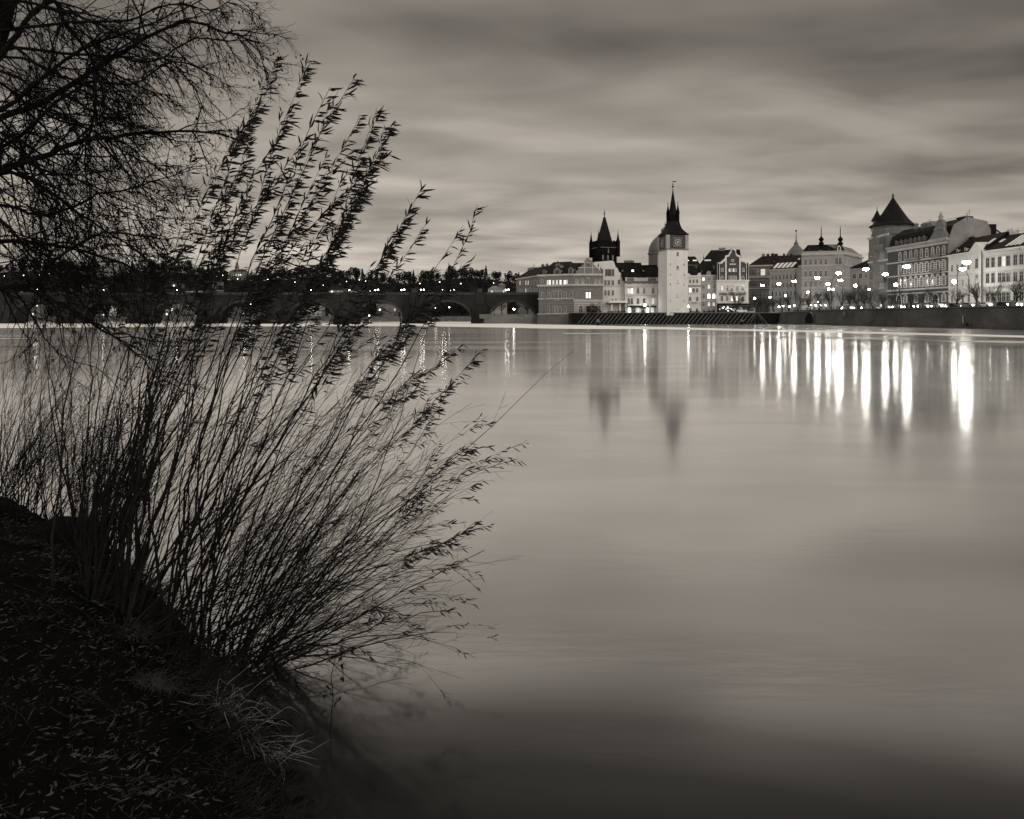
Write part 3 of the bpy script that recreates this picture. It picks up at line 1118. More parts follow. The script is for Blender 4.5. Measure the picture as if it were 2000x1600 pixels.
def gabled_white():
    H = House('gabled_house', 'plain white house with a stepped gable behind the museum building', 'house', 1160, 334, 1222, 334, 4.6, 12, G['plaster'])
    X, Z = H.u, lambda py: H.z(1190, py)
    g = [(X(1160), -1), (X(1221), -1), (X(1221), Z(541)), (X(1214), Z(541)), (X(1213.5), Z(535)), (X(1209), Z(531)), (X(1206), Z(524)), (X(1202), Z(521)), (X(1200), Z(513)),
         (X(1197), Z(509)), (X(1160), Z(512))]
    H.poly_wall(g)
    for px in (1176, 1184, 1188.4, 1192.5, 1197.5):
        H.win(X(px), Z(538.5), .95, 2.8, 'plain', G['stone_d'])
    for px in (1182.5, 1189, 1197):
        H.win(X(px), Z(557), .9, 1.8, 'hood')
    H.win(X(1209), Z(555), 1.0, 1.9, 'plain')
    for px in (1182.5, 1189, 1197):
        H.win(X(px), Z(577), .8, 2.2, 'arch plain')
    for px in (1196, 1203):
        H.win(X(px), Z(587), .6, .8, 'plain')
    H.cornice(Z(559.5), .2, .2)
    H.part('terrace_canopy', G['canvas'], MB().frustum(X(1184), X(1224), -6, -.2, Z(592), Z(588), 1, 1, 1, 0))
    H.part('terrace_posts', G['stone_d'], MB().box(X(1186), X(1187), -5.6, -5.2, 0, Z(592)).box(X(1204), X(1205), -5.6, -5.2, 0, Z(592)).box(X(1221), X(1222), -5.6, -5.2, 0, Z(592)))


gabled_white()


def restaurant():
    H = House('restaurant_building', 'pale ornate building with lit restaurant terrace left of the clock tower', 'building', 1221, 331, 1304, 331, 4.6, 14, G['plaster'])
    X, Z = H.u, lambda py: H.z(1260, py)
    H.walls(Z(549))
    H.part('bay', G['plaster'], MB().box(X(1284), X(1304), -.5, .01, 0, Z(549)))
    H.cornice(Z(551.5), .45, .8, dentils=True, m=G['stone_d'])
    b = MB().box(0, H.L, -.3, .3, Z(543.6), Z(542.6))
    for px in (1223, 1240, 1264, 1283, 1294, 1303):
        b.box(X(px) - .35, X(px) + .35, -.35, .35, Z(549), Z(542))
    b.box(X(1241), X(1264), -.2, .2, Z(549), Z(543.6))
    H.part('balustrade', G['stone'], b)
    bb = MB()
    q = .4
    while q < H.L:
        bb.box(q - .07, q + .07, -.1, .1, Z(549), Z(543.6))
        q += .35
    H.part('balusters', G['plaster2'], bb)
    main = [1228, 1234, 1246, 1258, 1275.5]
    bay = [1287, 1296.5]
    H.row([X(p) for p in main], Z(573.6), 1.0, 2.3, 'arch hood', lit={0: 'lit2', 1: 'lit'})
    H.row([X(p) for p in main], Z(594), 1.0, 2.5, 'arch', lit={4: 'lit2'})
    for p in bay:
        H.win(X(p), Z(575), 1.3, 2.9, 'arch', y=-.5, pm=G['pane2'])
        H.win(X(p), Z(595), 1.3, 2.9, 'arch', y=-.5)
    for py, h in ((577, .18), (597.5, .3), (560, .15)):
        H.cornice(Z(py), h, .25)
        H.part('string_course', G['stone'], MB().box(X(1283.6), X(1304.2), -.7, -.5, Z(py), Z(py) + h))
    b = MB()
    for px in (1231, 1275):
        b.prism([(X(px) - 2.4, Z(580.5)), (X(px) + 2.4, Z(580.5)), (X(px), Z(576.9))], -.3, 0)
    H.part('pediment', G['stone'], b)
    for p in (1227, 1232, 1246, 1257.5, 1269, 1277.5):
        H.win(X(p), Z(554.8), .7, .32, 'plain', pm=G['pane'])
    for i, p in enumerate((1229, 1237.5, 1246, 1255.5, 1264.5, 1274)):
        H.win(X(p), .2, 1.3, 2.3, 'arch', pm=G[('lit', 'pane', 'lit2', 'pane', 'lit', 'lit2')[i]])
    for p in bay:
        H.win(X(p), .2, 1.2, 2.2, 'plain', y=-.5, pm=G['pane'])
    H.part('awning', G['cloth'], MB().side_prism([(-.0, 3.3), (-1.9, 2.7), (-1.9, 2.5), (0, 2.6)], X(1227), X(1280)))
    # steep dark roof with dormers
    zr = H.z(1230, 513.5, 8)
    H.roof(Z(549), zr, a=-2.6, b=1.0, c=7.2, d=7, y0=.4, x0=-.5, x1=X(1262), m=G['slate'], over=.1)
    H.roof(Z(549), H.z(1270, 518, 8), a=2, b=3.4, c=7.4, d=7, y0=.5, x0=X(1250), m=G['slate'], over=.1)
    for px, l in ((1218, None), (1238, G['lit']), (1259, None)):
        H.dormer(X(px), Z(531), 1.8, 1.2, 3.2, G['slate'], G['slate'], l)
    H.chimney(X(1236), 8, zr - .3, 3.5, .9, 1.2)
    H.chimney(X(1226), 8, zr - .3, .8, .9, .8)


restaurant()


def water_tower():
    H = House('water_tower', 'tall white square tower with clock faces and a dark spire with corner turrets', 'tower', 1303, 318, 1343, 319.9, 4.6, 9.2, G['towerwall'])
    L = H.L
    D = H.depth = L
    X, Z = H.u, lambda py: H.z(1323, py)
    zt, zc = Z(487.5), Z(458.5)
    H.part('wall', G['towerwall'], MB().frustum(-.12, L + .12, -.12, D + .12, -1, zt, .12, .12, .12, .12))
    H.part('clock_storey', G['brick'], MB().box(0, L, 0, D, zt, zc))
    b = MB()
    for x, y in ((0, 0), (L, 0), (0, D), (L, D)):
        b.box(x - .3 if x == 0 else x - 1.1, x + 1.1 if x == 0 else x + .3, y - .3 if y == 0 else y - 1.1, y + 1.1 if y == 0 else y + .3, zt + .35, zc)
    H.part('corner_strip', G['plaster2'], b)
    H.part('cornice', G['stone_d'], MB().box(-.5, L + .5, -.5, D + .5, zt, zt + .35))
    for px, y0, y1 in ((1323.5, 499.5, 492.5), (1323.5, 526.5, 519.5), (1323.3, 553.5, 546.5), (1323, 581, 573.5), (1322.6, 604.5, 597.5)):
        H.win(X(px), Z(y0), .95, Z(y1) - Z(y0), 'plain', G['stone_d'])
    for px in (1309, 1336):
        for py in (517, 537, 556, 588):
            H.part('wall_anchor', G['iron'], MB().box(X(px) - .09, X(px) + .09, -.2, 0.05, Z(py + 2.4), Z(py - 2.4)))
    # clock faces (front and left side)

    def clock(sx, sy, rz):
        c = empty_part('clock_face', H.root, (sx, sy, (zt + zc) / 2 - .1), rz, G['plaster3'],
                       MB().box(-1.85, 1.85, -.16, 0, -1.95, 1.95))
        MB().prism([(1.66 * math.cos(a * math.pi / 16), 1.66 * math.sin(a * math.pi / 16)) for a in range(32)], -.2, -.165).build('clock_disc', G['slate'], c)
        r = MB()
        for k in range(12):
            a = k * math.pi / 6
            ca, sa = math.cos(a), math.sin(a)
            r.add([(ca * .75 - sa * .07, -.24, sa * .75 + ca * .07), (ca * 1.5 - sa * .16, -.24, sa * 1.5 + ca * .16), (ca * 1.5 + sa * .16, -.24, sa * 1.5 - ca * .16),
                   (ca * .75 + sa * .07, -.24, sa * .75 - ca * .07)], [(0, 3, 2, 1)])
        r.prism([(.4 * math.cos(a * math.pi / 6), .4 * math.sin(a * math.pi / 6)) for a in range(12)], -.26, -.205)
        r.build('clock_numerals', G['plaster'], c)
        h = MB()
        for a, l in ((R(235), 1.35), (R(40), .95)):
            ca, sa = math.cos(a), math.sin(a)
            h.add([(-sa * .1, -.3, ca * .1), (ca * l, -.3, sa * l), (sa * .1, -.3, -ca * .1), (-ca * .3, -.3, -sa * .3)], [(0, 3, 2, 1)])
        h.build('clock_hands', G['plaster'], c)
    clock(X(1323.2), 0, 0)
    clock(0, D / 2, -math.pi / 2)
    # flared roof, turret storey, spire
    f = 320 / F
    c = L / 2
    k = math.sqrt(2) / (math.cos(R(23)) + math.sin(R(23)))   # pixels of silhouette half-width -> corner radius
    rr = lambda px: px * f * k * 1.0
    zz = lambda py: Z(py)
    H.part('roof', G['slate'], MB().lathe([(rr(30), zc - .1), (rr(31), zc + .2), (rr(28), zz(455.5)), (rr(23.5), zz(451.5)), (rr(18), zz(446)), (rr(15), zz(440)), (rr(13), zz(432)), (rr(11), zz(430))],
                                          4, c, c, rot=R(45)))
    H.part('lantern_storey', G['black'], MB().lathe([(rr(9.5), zz(433)), (rr(9), zz(415))], 4, c, c, rot=R(45)))
    sp = MB().lathe([(rr(7.6), zz(417)), (rr(6.6), zz(409)), (rr(3.4), zz(388)), (rr(1.2), zz(372)), (rr(.5), zz(366))], 8, c, c, rot=R(22.5))
    finial(sp, c, c, zz(367), zz(350) - zz(367), .13, .42, True)
    H.part('spire', G['slate'], sp)
    o = 9.5 * f / (math.cos(R(23)) + math.sin(R(23))) * 1.0
    for sx, sy in ((-1, -1), (1, -1), (-1, 1), (1, 1)):
        t = MB()
        cx, cy = c + sx * o, c + sy * o
        t.lathe([(.25, zz(434)), (.72, zz(431)), (.72, zz(415)), (.85, zz(414.5)), (.4, zz(404)), (.06, zz(395))], 8, cx, cy)
        finial(t, cx, cy, zz(395.5), .9, .07, .22)
        H.part('turret', G['black'], t)


def empty_part(name, root, loc, rz, m, mb):
    o = mb.build(name, m, root)
    o.location = loc
    o.rotation_euler = (0, 0, rz)
    return o


water_tower()


def dome():
    Y = 425
    f = Y / F
    root = empty('church_dome', ((1299 - HX) * f, Y, 4.6), 0, 'round ribbed church dome with lantern partly hidden behind the clock tower', 'church')
    Z = lambda py: EYE + (HY - py) * f - 4.6
    r = 32 * f
    MB().lathe([(r, -1), (r, Z(497)), (r + .5, Z(497)), (r + .5, Z(494.5)), (r, Z(494))], 24).build('drum', G['plaster3'], root)
    n = 10
    pr = [(r * math.cos(R(90) * i / n) * 1.0 + .01, Z(495) + (Z(459) - Z(495)) * math.sin(R(90) * i / n)) for i in range(n + 1)]
    MB().lathe(pr, 32).build('dome', G['copper'], root, True)
    b = MB()
    for k in range(16):
        a = 2 * math.pi * k / 16
        b.tube([((q + .05) * math.cos(a), (q + .05) * math.sin(a), z + .05) for q, z in pr[:-1]], .16, 4)
    b.build('dome_ribs', G['metal_roof'], root)
    l = MB().lathe([(2.2, Z(461)), (2.0, Z(452)), (2.5, Z(451.5)), (1.9, Z(447)), (.7, Z(444)), (.2, Z(442))], 12)
    finial(l, 0, 0, Z(443), 3.2, .15, .4)
    l.build('lantern', G['copper'], root)
    MB().box(-5.5, 6, -r - 4, -r + 2, -1, Z(500)).frustum(-5.5, 6, -r - 4, -r + 2, Z(500), Z(497), 1, 0, 1, 0).build('side_chapel', G['plaster'], root)


dome()


def slim_houses():
    H = House('town_house', 'narrow pale house with rows of small arched windows right of the clock tower', 'house', 1343, 334, 1369, 334, 4.6, 12, G['plaster'], 'town houses right of the clock tower')
    X, Z = H.u, lambda py: H.z(1356, py)
    H.poly_wall([(0, -1), (H.L, -1), (H.L, Z(533)), (H.L - .7, Z(533)), (H.L - 1.6, Z(538)), (1.6, Z(538)), (.6, Z(534)), (0, Z(534))])
    three = [X(1348), X(1354.7), X(1361.6)]
    H.row(three, Z(552.6), .75, 1.5, 'arch plain')
    H.cornice(Z(559), .35, .4, m=G['stone_d'])
    H.cornice(Z(542), .3, .3)
    H.row(three, Z(571), .95, 1.8, 'arch', lit={0: 'lit'})
    H.cornice(Z(574), .2, .2)
    H.row([X(1347.8), X(1361.8)], Z(588), .95, 1.8, 'arch')
    H.part('fascia', G['stone'], MB().box(0.1, H.L - .1, -.5, 0, Z(594), Z(590)))
    H.part('fascia_sign', G['stone_d'], MB().box(X(1350), X(1361), -.56, -.5, Z(592.6), Z(590.8)))
    H.row([X(1348), X(1361.5)], .2, 1.1, 1.9, 'arch')
    H.roof(Z(538), H.z(1350, 519, 6), a=.2, b=1.4, y0=.6, over=.05, m=G['slate'])
    H = House('town_house', 'narrow pale house with a small round gable and two tall brightly lit windows', 'house', 1369.2, 335, 1400, 335, 4.6, 12, G['plaster2'], 'town houses right of the clock tower')
    X, Z = H.u, lambda py: H.z(1385, py)
    H.walls(Z(538))
    c = X(1384.5)
    H.part('gable', G['plaster2'], MB().prism([(c - 1.1, Z(538)), (c + 1.1, Z(538)), (c + .9, Z(533)), (c + .5, Z(530.5)), (c, Z(529)), (c - .5, Z(530.5)), (c - .9, Z(533))], 0, .8))
    H.part('gable_medallion', G['stone_d'], MB().prism([(c + .45 * math.cos(a * .628), Z(534.5) + .45 * math.sin(a * .628)) for a in range(10)], -.08, 0))
    three = [X(1374), c, X(1394)]
    H.row(three, Z(548), .6, 1.2, 'plain', lit={0: 'lit3'})
    H.row(three, Z(564), .95, 1.7, 'hood', lit={1: 'lit2'}, pm=G['pane2'])
    H.row([three[0]], Z(583), .95, 2, 'hood')
    H.row(three[1:], Z(583), 1.1, 2.0, 'arch', lit={0: 'lit3', 1: 'lit3'})
    H.cornice(Z(587.5), .35, .4)
    H.row(three, Z(598), .9, 1.6, 'hood', lit={1: 'lit2', 2: 'lit2'})
    H.row(three, .2, 1.1, 1.6, 'arch')
    H.cornice(Z(538.5), .25, .3)
    H.roof(Z(538), H.z(1380, 517, 6), a=.3, b=.6, y0=.6, over=.05, m=G['slate'])
    H.dormer(X(1372), Z(532), 1.2, .9, 1.6, G['slate'], G['slate'])
    H.dormer(X(1392), Z(532), 1.2, .9, 1.6, G['slate'], G['slate'])
    # blocks behind with dark roofs
    H = House('town_house', 'dark roofed block with tiny lit skylights just right of the clock tower', 'house', 1340, 415, 1366, 415, 4.6, 14, G['plaster3'], 'roofs behind the riverside houses')
    X, Z = H.u, lambda py: H.z(1350, py)
    H.walls(Z(516))
    H.roof(Z(516), H.z(1350, 501, 7), a=.2, b=.8, m=G['slate'])
    for px in (1346, 1357, 1361):
        H.win(X(px), Z(509), .8, .5, 'plain', y=2.4, pm=G['lit'])
    H = House('town_house', 'large building with a broad dark hipped roof behind the narrow houses', 'house', 1364, 392, 1446, 385, 4.6, 20, G['plaster3'], 'roofs behind the riverside houses')
    X = H.u
    e = H.z(1400, 519)
    H.walls(e)
    H.row([X(1368 + i * 5.2) for i in range(12)], e - 2.6, .8, 1.9, 'plain', pm=G['pane2'])
    H.roof(e, H.z(1420, 488, 10), a=5.5, b=1, m=G['slate'])
    H.skylight(X(1381), e + 2.6, 3.2, .7, (H.z(1420, 488, 10) - e) / 10.43, -.45, e)
    H.chimney(X(1407), 10, H.z(1420, 488, 10) - .6, 3.2, 1.2, 1.4, G['metal_roof'])
    f = MB()
    finial(f, X(1372), 5, e + 3.5, 3, .1, .3)
    H.part('finial', G['black'], f)


slim_houses()


def bathhouse():
    H = House('bath_house', 'white building with a dark brick stepped gable and large dark lettering over its facade', 'building', 1400, 333, 1462, 333, 4.6, 16, G['plaster'])
    X, Z = H.u, lambda py: H.z(1431, py)
    zc = Z(548)
    H.walls(zc)
    g = [(X(1401), zc), (X(1462), zc), (X(1462.5), Z(513)), (X(1459), Z(512)), (X(1457.5), Z(509.5)), (X(1452), Z(509)), (X(1446.5), Z(504)), (X(1445.5), Z(499)), (X(1440.5), Z(498)),
         (X(1437.5), Z(494)), (X(1437), Z(488)), (X(1434), Z(485)), (X(1431), Z(483.5)), (X(1428.5), Z(486)), (X(1428), Z(489)), (X(1424.5), Z(494)), (X(1422.5), Z(498)),
         (X(1417), Z(499)), (X(1416.5), Z(504)), (X(1407), Z(512)), (X(1401), Z(513))]
    H.part('gable', G['brick'], MB().prism(g, 0, .9))
    # pale edge band following the gable outline, and pilasters
    cx, cz = X(1431.5), Z(535)
    b = MB()
    up = g[2:]
    inn = [(cx + (x - cx) * .86, max(zc + .1, z - (.75 if abs(x - cx) < 5 else .55))) for x, z in up]
    n = len(up)
    b.add([(x, -.18, z) for x, z in up] + [(x, -.18, z) for x, z in inn] + [(x, 0, z) for x, z in up] + [(x, 0, z) for x, z in inn],
          [q for i in range(n - 1) for q in ((i, i + n, i + n + 1, i + 1), (i, i + 1, i + 1 + 2 * n, i + 2 * n), (i + n, i + 3 * n, i + 3 * n + 1, i + n + 1))])
    H.part('gable_trim', G['plaster'], b)
    b = MB()
    for px, top in ((1403, 513), (1417.6, 500), (1445, 500), (1460, 513)):
        b.box(X(px) - .32, X(px) + .32, -.2, -.002, zc, Z(top))
    b.box(X(1401), X(1405.5), -.2, -.003, zc + .02, Z(514)).box(X(1457.5), X(1462), -.2, -.003, zc + .02, Z(514))
    H.part('pilaster', G['plaster'], b)
    H.cornice(zc - .25, .5, .5, G['plaster'])
    for px in (1410, 1451):
        H.win(X(px), Z(547), .95, 1.7, 'arch', G['plaster'], G['pane2'])
        H.win(X(px + .6), Z(530), .8, 1.4, 'arch', G['plaster'])
    for px in (1425.3, 1431, 1436.4):
        H.win(X(px), Z(547), .8, 1.7, '', G['plaster'], G['pane2'])
    for i, px in enumerate((1424.8, 1428.8, 1432.8, 1437)):
        H.win(X(px), Z(530.5), .5, 1.3, 'arch', G['plaster'], G['lit2'] if i in (0, 2) else G['pane'])
    for px in (1421.5, 1441.2):
        H.win(X(px), Z(509.5), .55, 1.3, '', G['brick'])
    b = MB().prism([(X(1431) + .6 * math.cos(a * .524), Z(509) + .6 * math.sin(a * .524)) for a in range(12)], -.15, 0)
    b.box(X(1425.4), X(1437), -.15, 0, Z(517.3), Z(515))
    H.part('gable_medallion', G['plaster'], b)
    H.part('round_window', G['pane'], MB().prism([(X(1431) + .36 * math.cos(a * .524), Z(509) + .36 * math.sin(a * .524)) for a in range(12)], -.19, -.152))
    five = [X(1410), X(1420.5), X(1430), X(1440), X(1450.5)]
    H.row(five, Z(567.5), .85, 2.0, '', lit={0: 'lit2'}, pm=G['pane'])
    H.row([five[0], five[1], X(1429.5), X(1438.8), five[4]], Z(588), .85, 2.0, '', lit={2: 'lit', 3: 'lit'})
    H.cornice(Z(592.5), .25, .3)
    H.part('shop_front', G['slate'], MB().box(X(1400.2), X(1462), -1.2, 0, 0, Z(593)))
    b = MB()
    for i in range(9):
        b.box(X(1403 + i * 6.6), X(1408.4 + i * 6.6), -1.25, -1.2, .3, Z(596))
    H.part('shop_glazing', G['pane2'], b)
    rng = random.Random(8)
    for i, (px, py, s) in enumerate(((1409.5, 602, .5), (1412, 600, .35), (1416, 604, .3), (1419.5, 601, .6), (1420, 607, .45), (1424, 603, .25), (1427, 604, .3), (1430, 606, .22), (1404, 604, .22), (1446, 603, .7))):
        H.part('shop_lamp', G['lit3'], MB().ball((X(px), -1.6, Z(py)), s * .55))
    # lettering standing on the facade
    cu = bpy.data.curves.new('sign_text', 'FONT')
    cu.body = 'KARLOVY LÁZNĚ'
    cu.size = 1.55
    cu.extrude = .06
    cu.offset = .025
    cu.align_x = 'CENTER'
    tmp = bpy.data.objects.new('tmp', cu)
    COL.objects.link(tmp)
    dg = bpy.context.evaluated_depsgraph_get()
    dg.update()
    me = bpy.data.meshes.new_from_object(tmp.evaluated_get(dg))
    bpy.data.objects.remove(tmp)
    me.materials.clear()
    me.materials.append(G['iron'])
    w_ = max(v.co.x for v in me.vertices) - min(v.co.x for v in me.vertices)
    o = bpy.data.objects.new('sign_lettering', me)
    COL.objects.link(o)
    o.parent = H.root
    o.rotation_euler = (R(90), 0, 0)
    o.scale = ((X(1456.5) - X(1405)) / w_, 1, 1)
    o.location = ((X(1456.5) + X(1405)) / 2, -.45, Z(576.2))
    H.part('sign_rail', G['iron'], MB().box(X(1405), X(1457), -.45, -.38, Z(576.6), Z(576.3)))
    H.roof(zc, H.z(1425, 492, 9), a=H.L / 2 - .4, b=H.L / 2 - .4, c=.0, d=.0, y0=1, over=.0, m=G['slate'])


bathhouse()


def bridge_tower():
    Y = 385
    f = Y / F
    root = empty('bridge_tower', ((1180.5 - HX) * f, Y, 4.6), R(15), 'black gothic tower with a steep wedge roof and thin corner pinnacles at the bridge end', 'tower')
    Z = lambda py: EYE + (HY - py) * f - 4.6
    k = 1 / (math.cos(R(15)) + math.sin(R(15)))
    a = 22.5 * f * k
    MB().box(-a, a, -a, a, -1, Z(486)).build('wall', G['black'], root)
    b = MB()
    A = 24.5 * f * k
    b.frustum(-a, a, -a, a, Z(496), Z(485), a - A, a - A, a - A, a - A)
    for sx in (-1, 1):
        for sy in (-1, 1):
            b.box(sx * A - .8, sx * A + .8, sy * A - .8, sy * A + .8, Z(499), Z(472))
            b.frustum(sx * A - .8, sx * A + .8, sy * A - .8, sy * A + .8, Z(502.5), Z(499), -.0, 0, 0, 0)
    b.box(-A, A, -A, A, Z(485), Z(473.5))
    n = 7
    for i in range(n):
        q = -A + (i + .5) * 2 * A / n
        for s_ in (-1, 1):
            b.box(q - .45, q + .45, s_ * A - .15, s_ * A + .15, Z(473.5), Z(471.5))
            b.box(s_ * A - .15, s_ * A + .15, q - .45, q + .45, Z(473.5), Z(471.5))
    b.build('parapet', G['black'], root)
    MB().box(-A - .12, A + .12, -A - .12, A + .12, Z(485.6), Z(484.6)).build('string_course', G['stone_d'], root)
    r = 13.3 * f * k * 1.08
    sp = MB().frustum(-r, r, -r, r, Z(473.5), Z(424), r - .32, r - .32, r - .5, r - .5)
    finial(sp, 0, 0, Z(424), Z(409.5) - Z(424), .16, .42)
    sp.box(-.5, .5, -.06, .06, Z(416), Z(415))
    sp.build('roof', G['slate'], root)
    for sx in (-1, 1):
        for sy in (-1, 1):
            t = MB().lathe([(.85, Z(474)), (.9, Z(472)), (.55, Z(466)), (.12, Z(455))], 8, sx * A, sy * A)
            finial(t, sx * A, sy * A, Z(455), 1.6, .06, .16)
            t.build('pinnacle', G['black'], root)
    t = MB().lathe([(.3, Z(474)), (.25, Z(440))], 6, 1.9, A)
    finial(t, 1.9, A, Z(440), 2.0, .06, .2)
    t.build('pinnacle', G['black'], root)
    for x in (-2.6, 0, 2.6):
        MB().prism([(x - .45, Z(509)), (x + .45, Z(509)), (x + .45, Z(501)), (x, Z(499)), (x - .45, Z(501))], -a - .04, -a - .01).build('window', G['pane'], root)
    MB().lathe([(.4, Z(496)), (.35, Z(490)), (.2, Z(488.5)), (.22, Z(487.4)), (.05, Z(486.8))], 8, 0, -a - .45).build('relief_figure', G['stone_d'], root)


bridge_tower()


def bank_mansion():
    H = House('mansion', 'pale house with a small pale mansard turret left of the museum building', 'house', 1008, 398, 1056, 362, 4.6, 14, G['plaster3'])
    X = H.u
    e = H.z(1040, 541)
    H.walls(e)
    H.cornice(e, .4, .4)
    H.roof(e + .4, e + 5.5, a=5, b=1, m=G['tile'])
    for i, px in enumerate((1016, 1021, 1027.5, 1032, 1038, 1044, 1049)):
        H.win(X(px), H.z(px, 556.5), 1.2, 2.0, '', pm=G['lit2'] if i in (0, 2, 3) else G['pane2'])
        H.win(X(px), H.z(px, 572), 1.2, 2.0, '', pm=G['lit2'] if i in (2,) else G['pane2'])
    r = MB().frustum(X(1008), X(1021), 4, 12, e, H.z(1018, 529, 8), 1.6, 2, 2, 2)
    u0, u1, zt = X(1008) + 1.4, X(1021) - 2, H.z(1018, 529, 8)
    r.box(u0, u1, 5.8, 10.2, zt, zt + .35)
    finial(r, (u0 + u1) / 2, 8, zt + .3, 2.6, .1, .3)
    H.part('turret_roof', G['metal_roof'], r)
    H.part('corner_turret', G['tile'], MB().frustum(X(1052), X(1056), 1, 4, e, H.z(1054, 524, 2), .8, .8, .8, .8))
    H.chimney(X(1034), 7, e + 4.5, 2.4, 1.6)
    H.chimney(X(1042), 7, e + 4.5, 1.6, 1.5)
    H = House('pavilion', 'low pale pavilion with a small cupola above the bridge deck', 'pavilion', 953, 460, 990, 460, 4.6, 10, G['plaster2'])
    X, Z = H.u, lambda py: H.z(970, py)
    H.walls(Z(565))
    H.row([X(956 + i * 4.6) for i in range(8)], Z(573), .8, 1.7, '', pm=G['pane2'], lit={1: 'lit2', 6: 'lit2'})
    H.roof(Z(565), Z(558), a=3, b=3, m=G['metal_roof'])
    c = X(980)
    r = MB().lathe([(2.2, Z(560)), (2.2, Z(556)), (2.7, Z(556)), (1.2, Z(554)), (.15, Z(552.5))], 10, c, 5)
    finial(r, c, 5, Z(553), 1.6, .08, .2)
    H.part('cupola', G['metal_roof'], r)


bank_mansion()


def right_row():
    # J: long dark-roofed block, K: house with bright skylights in front of it
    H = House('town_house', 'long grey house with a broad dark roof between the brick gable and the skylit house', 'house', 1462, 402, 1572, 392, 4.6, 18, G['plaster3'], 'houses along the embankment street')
    X = H.u
    e = H.z(1480, 520)
    H.walls(e)
    H.cornice(e, .5, .7)
    H.cornice(H.z(1480, 542), .5, .6)
    H.cornice(H.z(1480, 564), .4, .5)
    cols = [X(1466 + i * 4.4) for i in range(9)]
    for py, h in ((538, 3.2), (560, 3.2), (580, 3.0)):
        H.row(cols, H.z(1480, py), 1.0, h, '', pm=G['pane2'], lit=({5: 'lit2', 6: 'lit2'} if py == 538 else {}))
    H.roof(e + .5, H.z(1520, 499.5, 9), a=6.5, b=.5, m=G['slate'])
    H.chimney(X(1489), 9, H.z(1520, 499.5, 9) - .6, 1.5, 1.3)
    for p in (1498, 1507, 1514, 1530, 1545):
        H.chimney(X(p), 10, H.z(1520, 499.5, 9) - .8, 1.0 + (p % 3) * .4, 1.0 + (p % 4) * .25, .7, G['slate'])
    H.dormer(X(1512), e + 1.8, 1.6, 1.2, 2.0, G['slate'], G['slate'])
    H = House('town_house', 'pale house with five bright slanting skylights in its dark roof', 'house', 1503, 374, 1558, 362, 4.6, 14, G['plaster2'], 'houses along the embankment street')
    X = H.u
    e = H.z(1530, 526)
    H.walls(e)
    H.cornice(e - .2, .35, .4)
    zr = H.z(1560, 502, 9)
    H.roof(e + .1, zr, a=.2, b=.2, c=9, d=5.4, m=G['slate'], over=.4)
    sl = (zr - e - .1) / 9
    se = e + .1
    for i in range(5):
        H.skylight(X(1511 + i * 8.3), e + .7, 1.45, 2.6, sl, -.4, se)
    H.skylight(X(1545), e + 4.6, .9, .7, sl, -.4, se)
    cols = [X(1509 + i * 7.2) for i in range(7)]
    for py, h in ((546, 2.2), (562, 2.2), (578, 2.2)):
        H.row(cols, H.z(1530, py), 1.0, h, '', pm=G['pane2'])
    H.part('downpipe', G['iron'], MB().tube([(X(1554.5), -.25, 0), (X(1554.5), -.25, e - 1), (X(1553.5), -.3, e)], .1, 5))
    H.part('side_wall', G['plaster2'], MB().box(X(1558), X(1566), .2, 8, 0, e + 1.5))
    # L: cone roof behind
    Y = 455
    f = Y / F
    root = empty('conical_tower', ((1555 - HX) * f, Y, 4.6), 0, 'pale zinc cone roof with lantern and thin spire rising behind the dark roofs', 'tower')
    Z = lambda py: EYE + (HY - py) * f - 4.6
    MB().lathe([(6, -1), (6, Z(503))], 16).build('wall', G['plaster3'], root)
    MB().lathe([(6.6, Z(503)), (5.5, Z(497)), (4.0, Z(489)), (2.2, Z(482)), (1.3, Z(479)), (1.3, Z(475.5)), (.7, Z(473)), (.35, Z(469)), (.12, Z(452))], 16).build('roof', G['copper'], root, False)
    b = MB()
    finial(b, 0, 0, Z(470), Z(449) - Z(470), .1, .3)
    b.ball((0, 0, Z(451)), .55)
    b.build('finial', G['black'], root)
    # M: corner block with onion spires
    H = House('corner_block', 'large pale corner block with a dark mansard roof and two onion spires', 'building', 1566, 349, 1648, 343, 4.6, 18, G['plaster2'])
    X, Z = H.u, lambda py: H.z(1600, py)
    e = Z(497)
    H.walls(e)
    W = wings(H, 1648, 343, 1684, 368, 14)
    W.part('wall', G['plaster2'], MB().box(0.01, W.L, .01, 14, -1, e))
    for K in (H, W):
        K.cornice(e, .5, .8, dentils=True)
        K.cornice(Z(519), .35, .35)
        K.cornice(Z(542.5), .3, .3)
        K.cornice(Z(563), .3, .3)
        K.part('attic', G['plaster2'], MB().box(.2, K.L - .2, .0, .8, e + .5, Z(490.5)))
    H.part('corner_bay', G['plaster2'], MB().box(X(1627), X(1648), -.35, 0, 0, e + .3))
    cols = [X(p) for p in (1573.5, 1583, 1593, 1603, 1613)]
    H.row(cols, Z(519) + .5, 1.0, 2.5, 'arch hood', pm=G['pane2'])
    H.row(cols, Z(540), 1.0, 2.4, 'pediment', pm=G['pane2'])
    H.row(cols, Z(560), 1.0, 2.4, 'pediment', pm=G['pane2'])
    H.row(cols, Z(580), 1.0, 2.4, 'arch', pm=G['pane2'])
    for p in (1634, 1641):
        H.win(X(p), Z(519) + .5, 1.15, 2.9, 'arch', y=-.35)
        H.win(X(p), Z(541), 1.0, 2.4, '', y=-.35, pm=G['pane2'])
        H.win(X(p), Z(561), 1.0, 2.4, '', y=-.35, pm=G['pane2'])
    wc = spaced(1, W.L - 1, 7)
    for z_ in (Z(519) + .5, Z(541), Z(561)):
        for u in wc:
            W.win(u, z_, .9, 2.6, '', pm=G['pane2'])
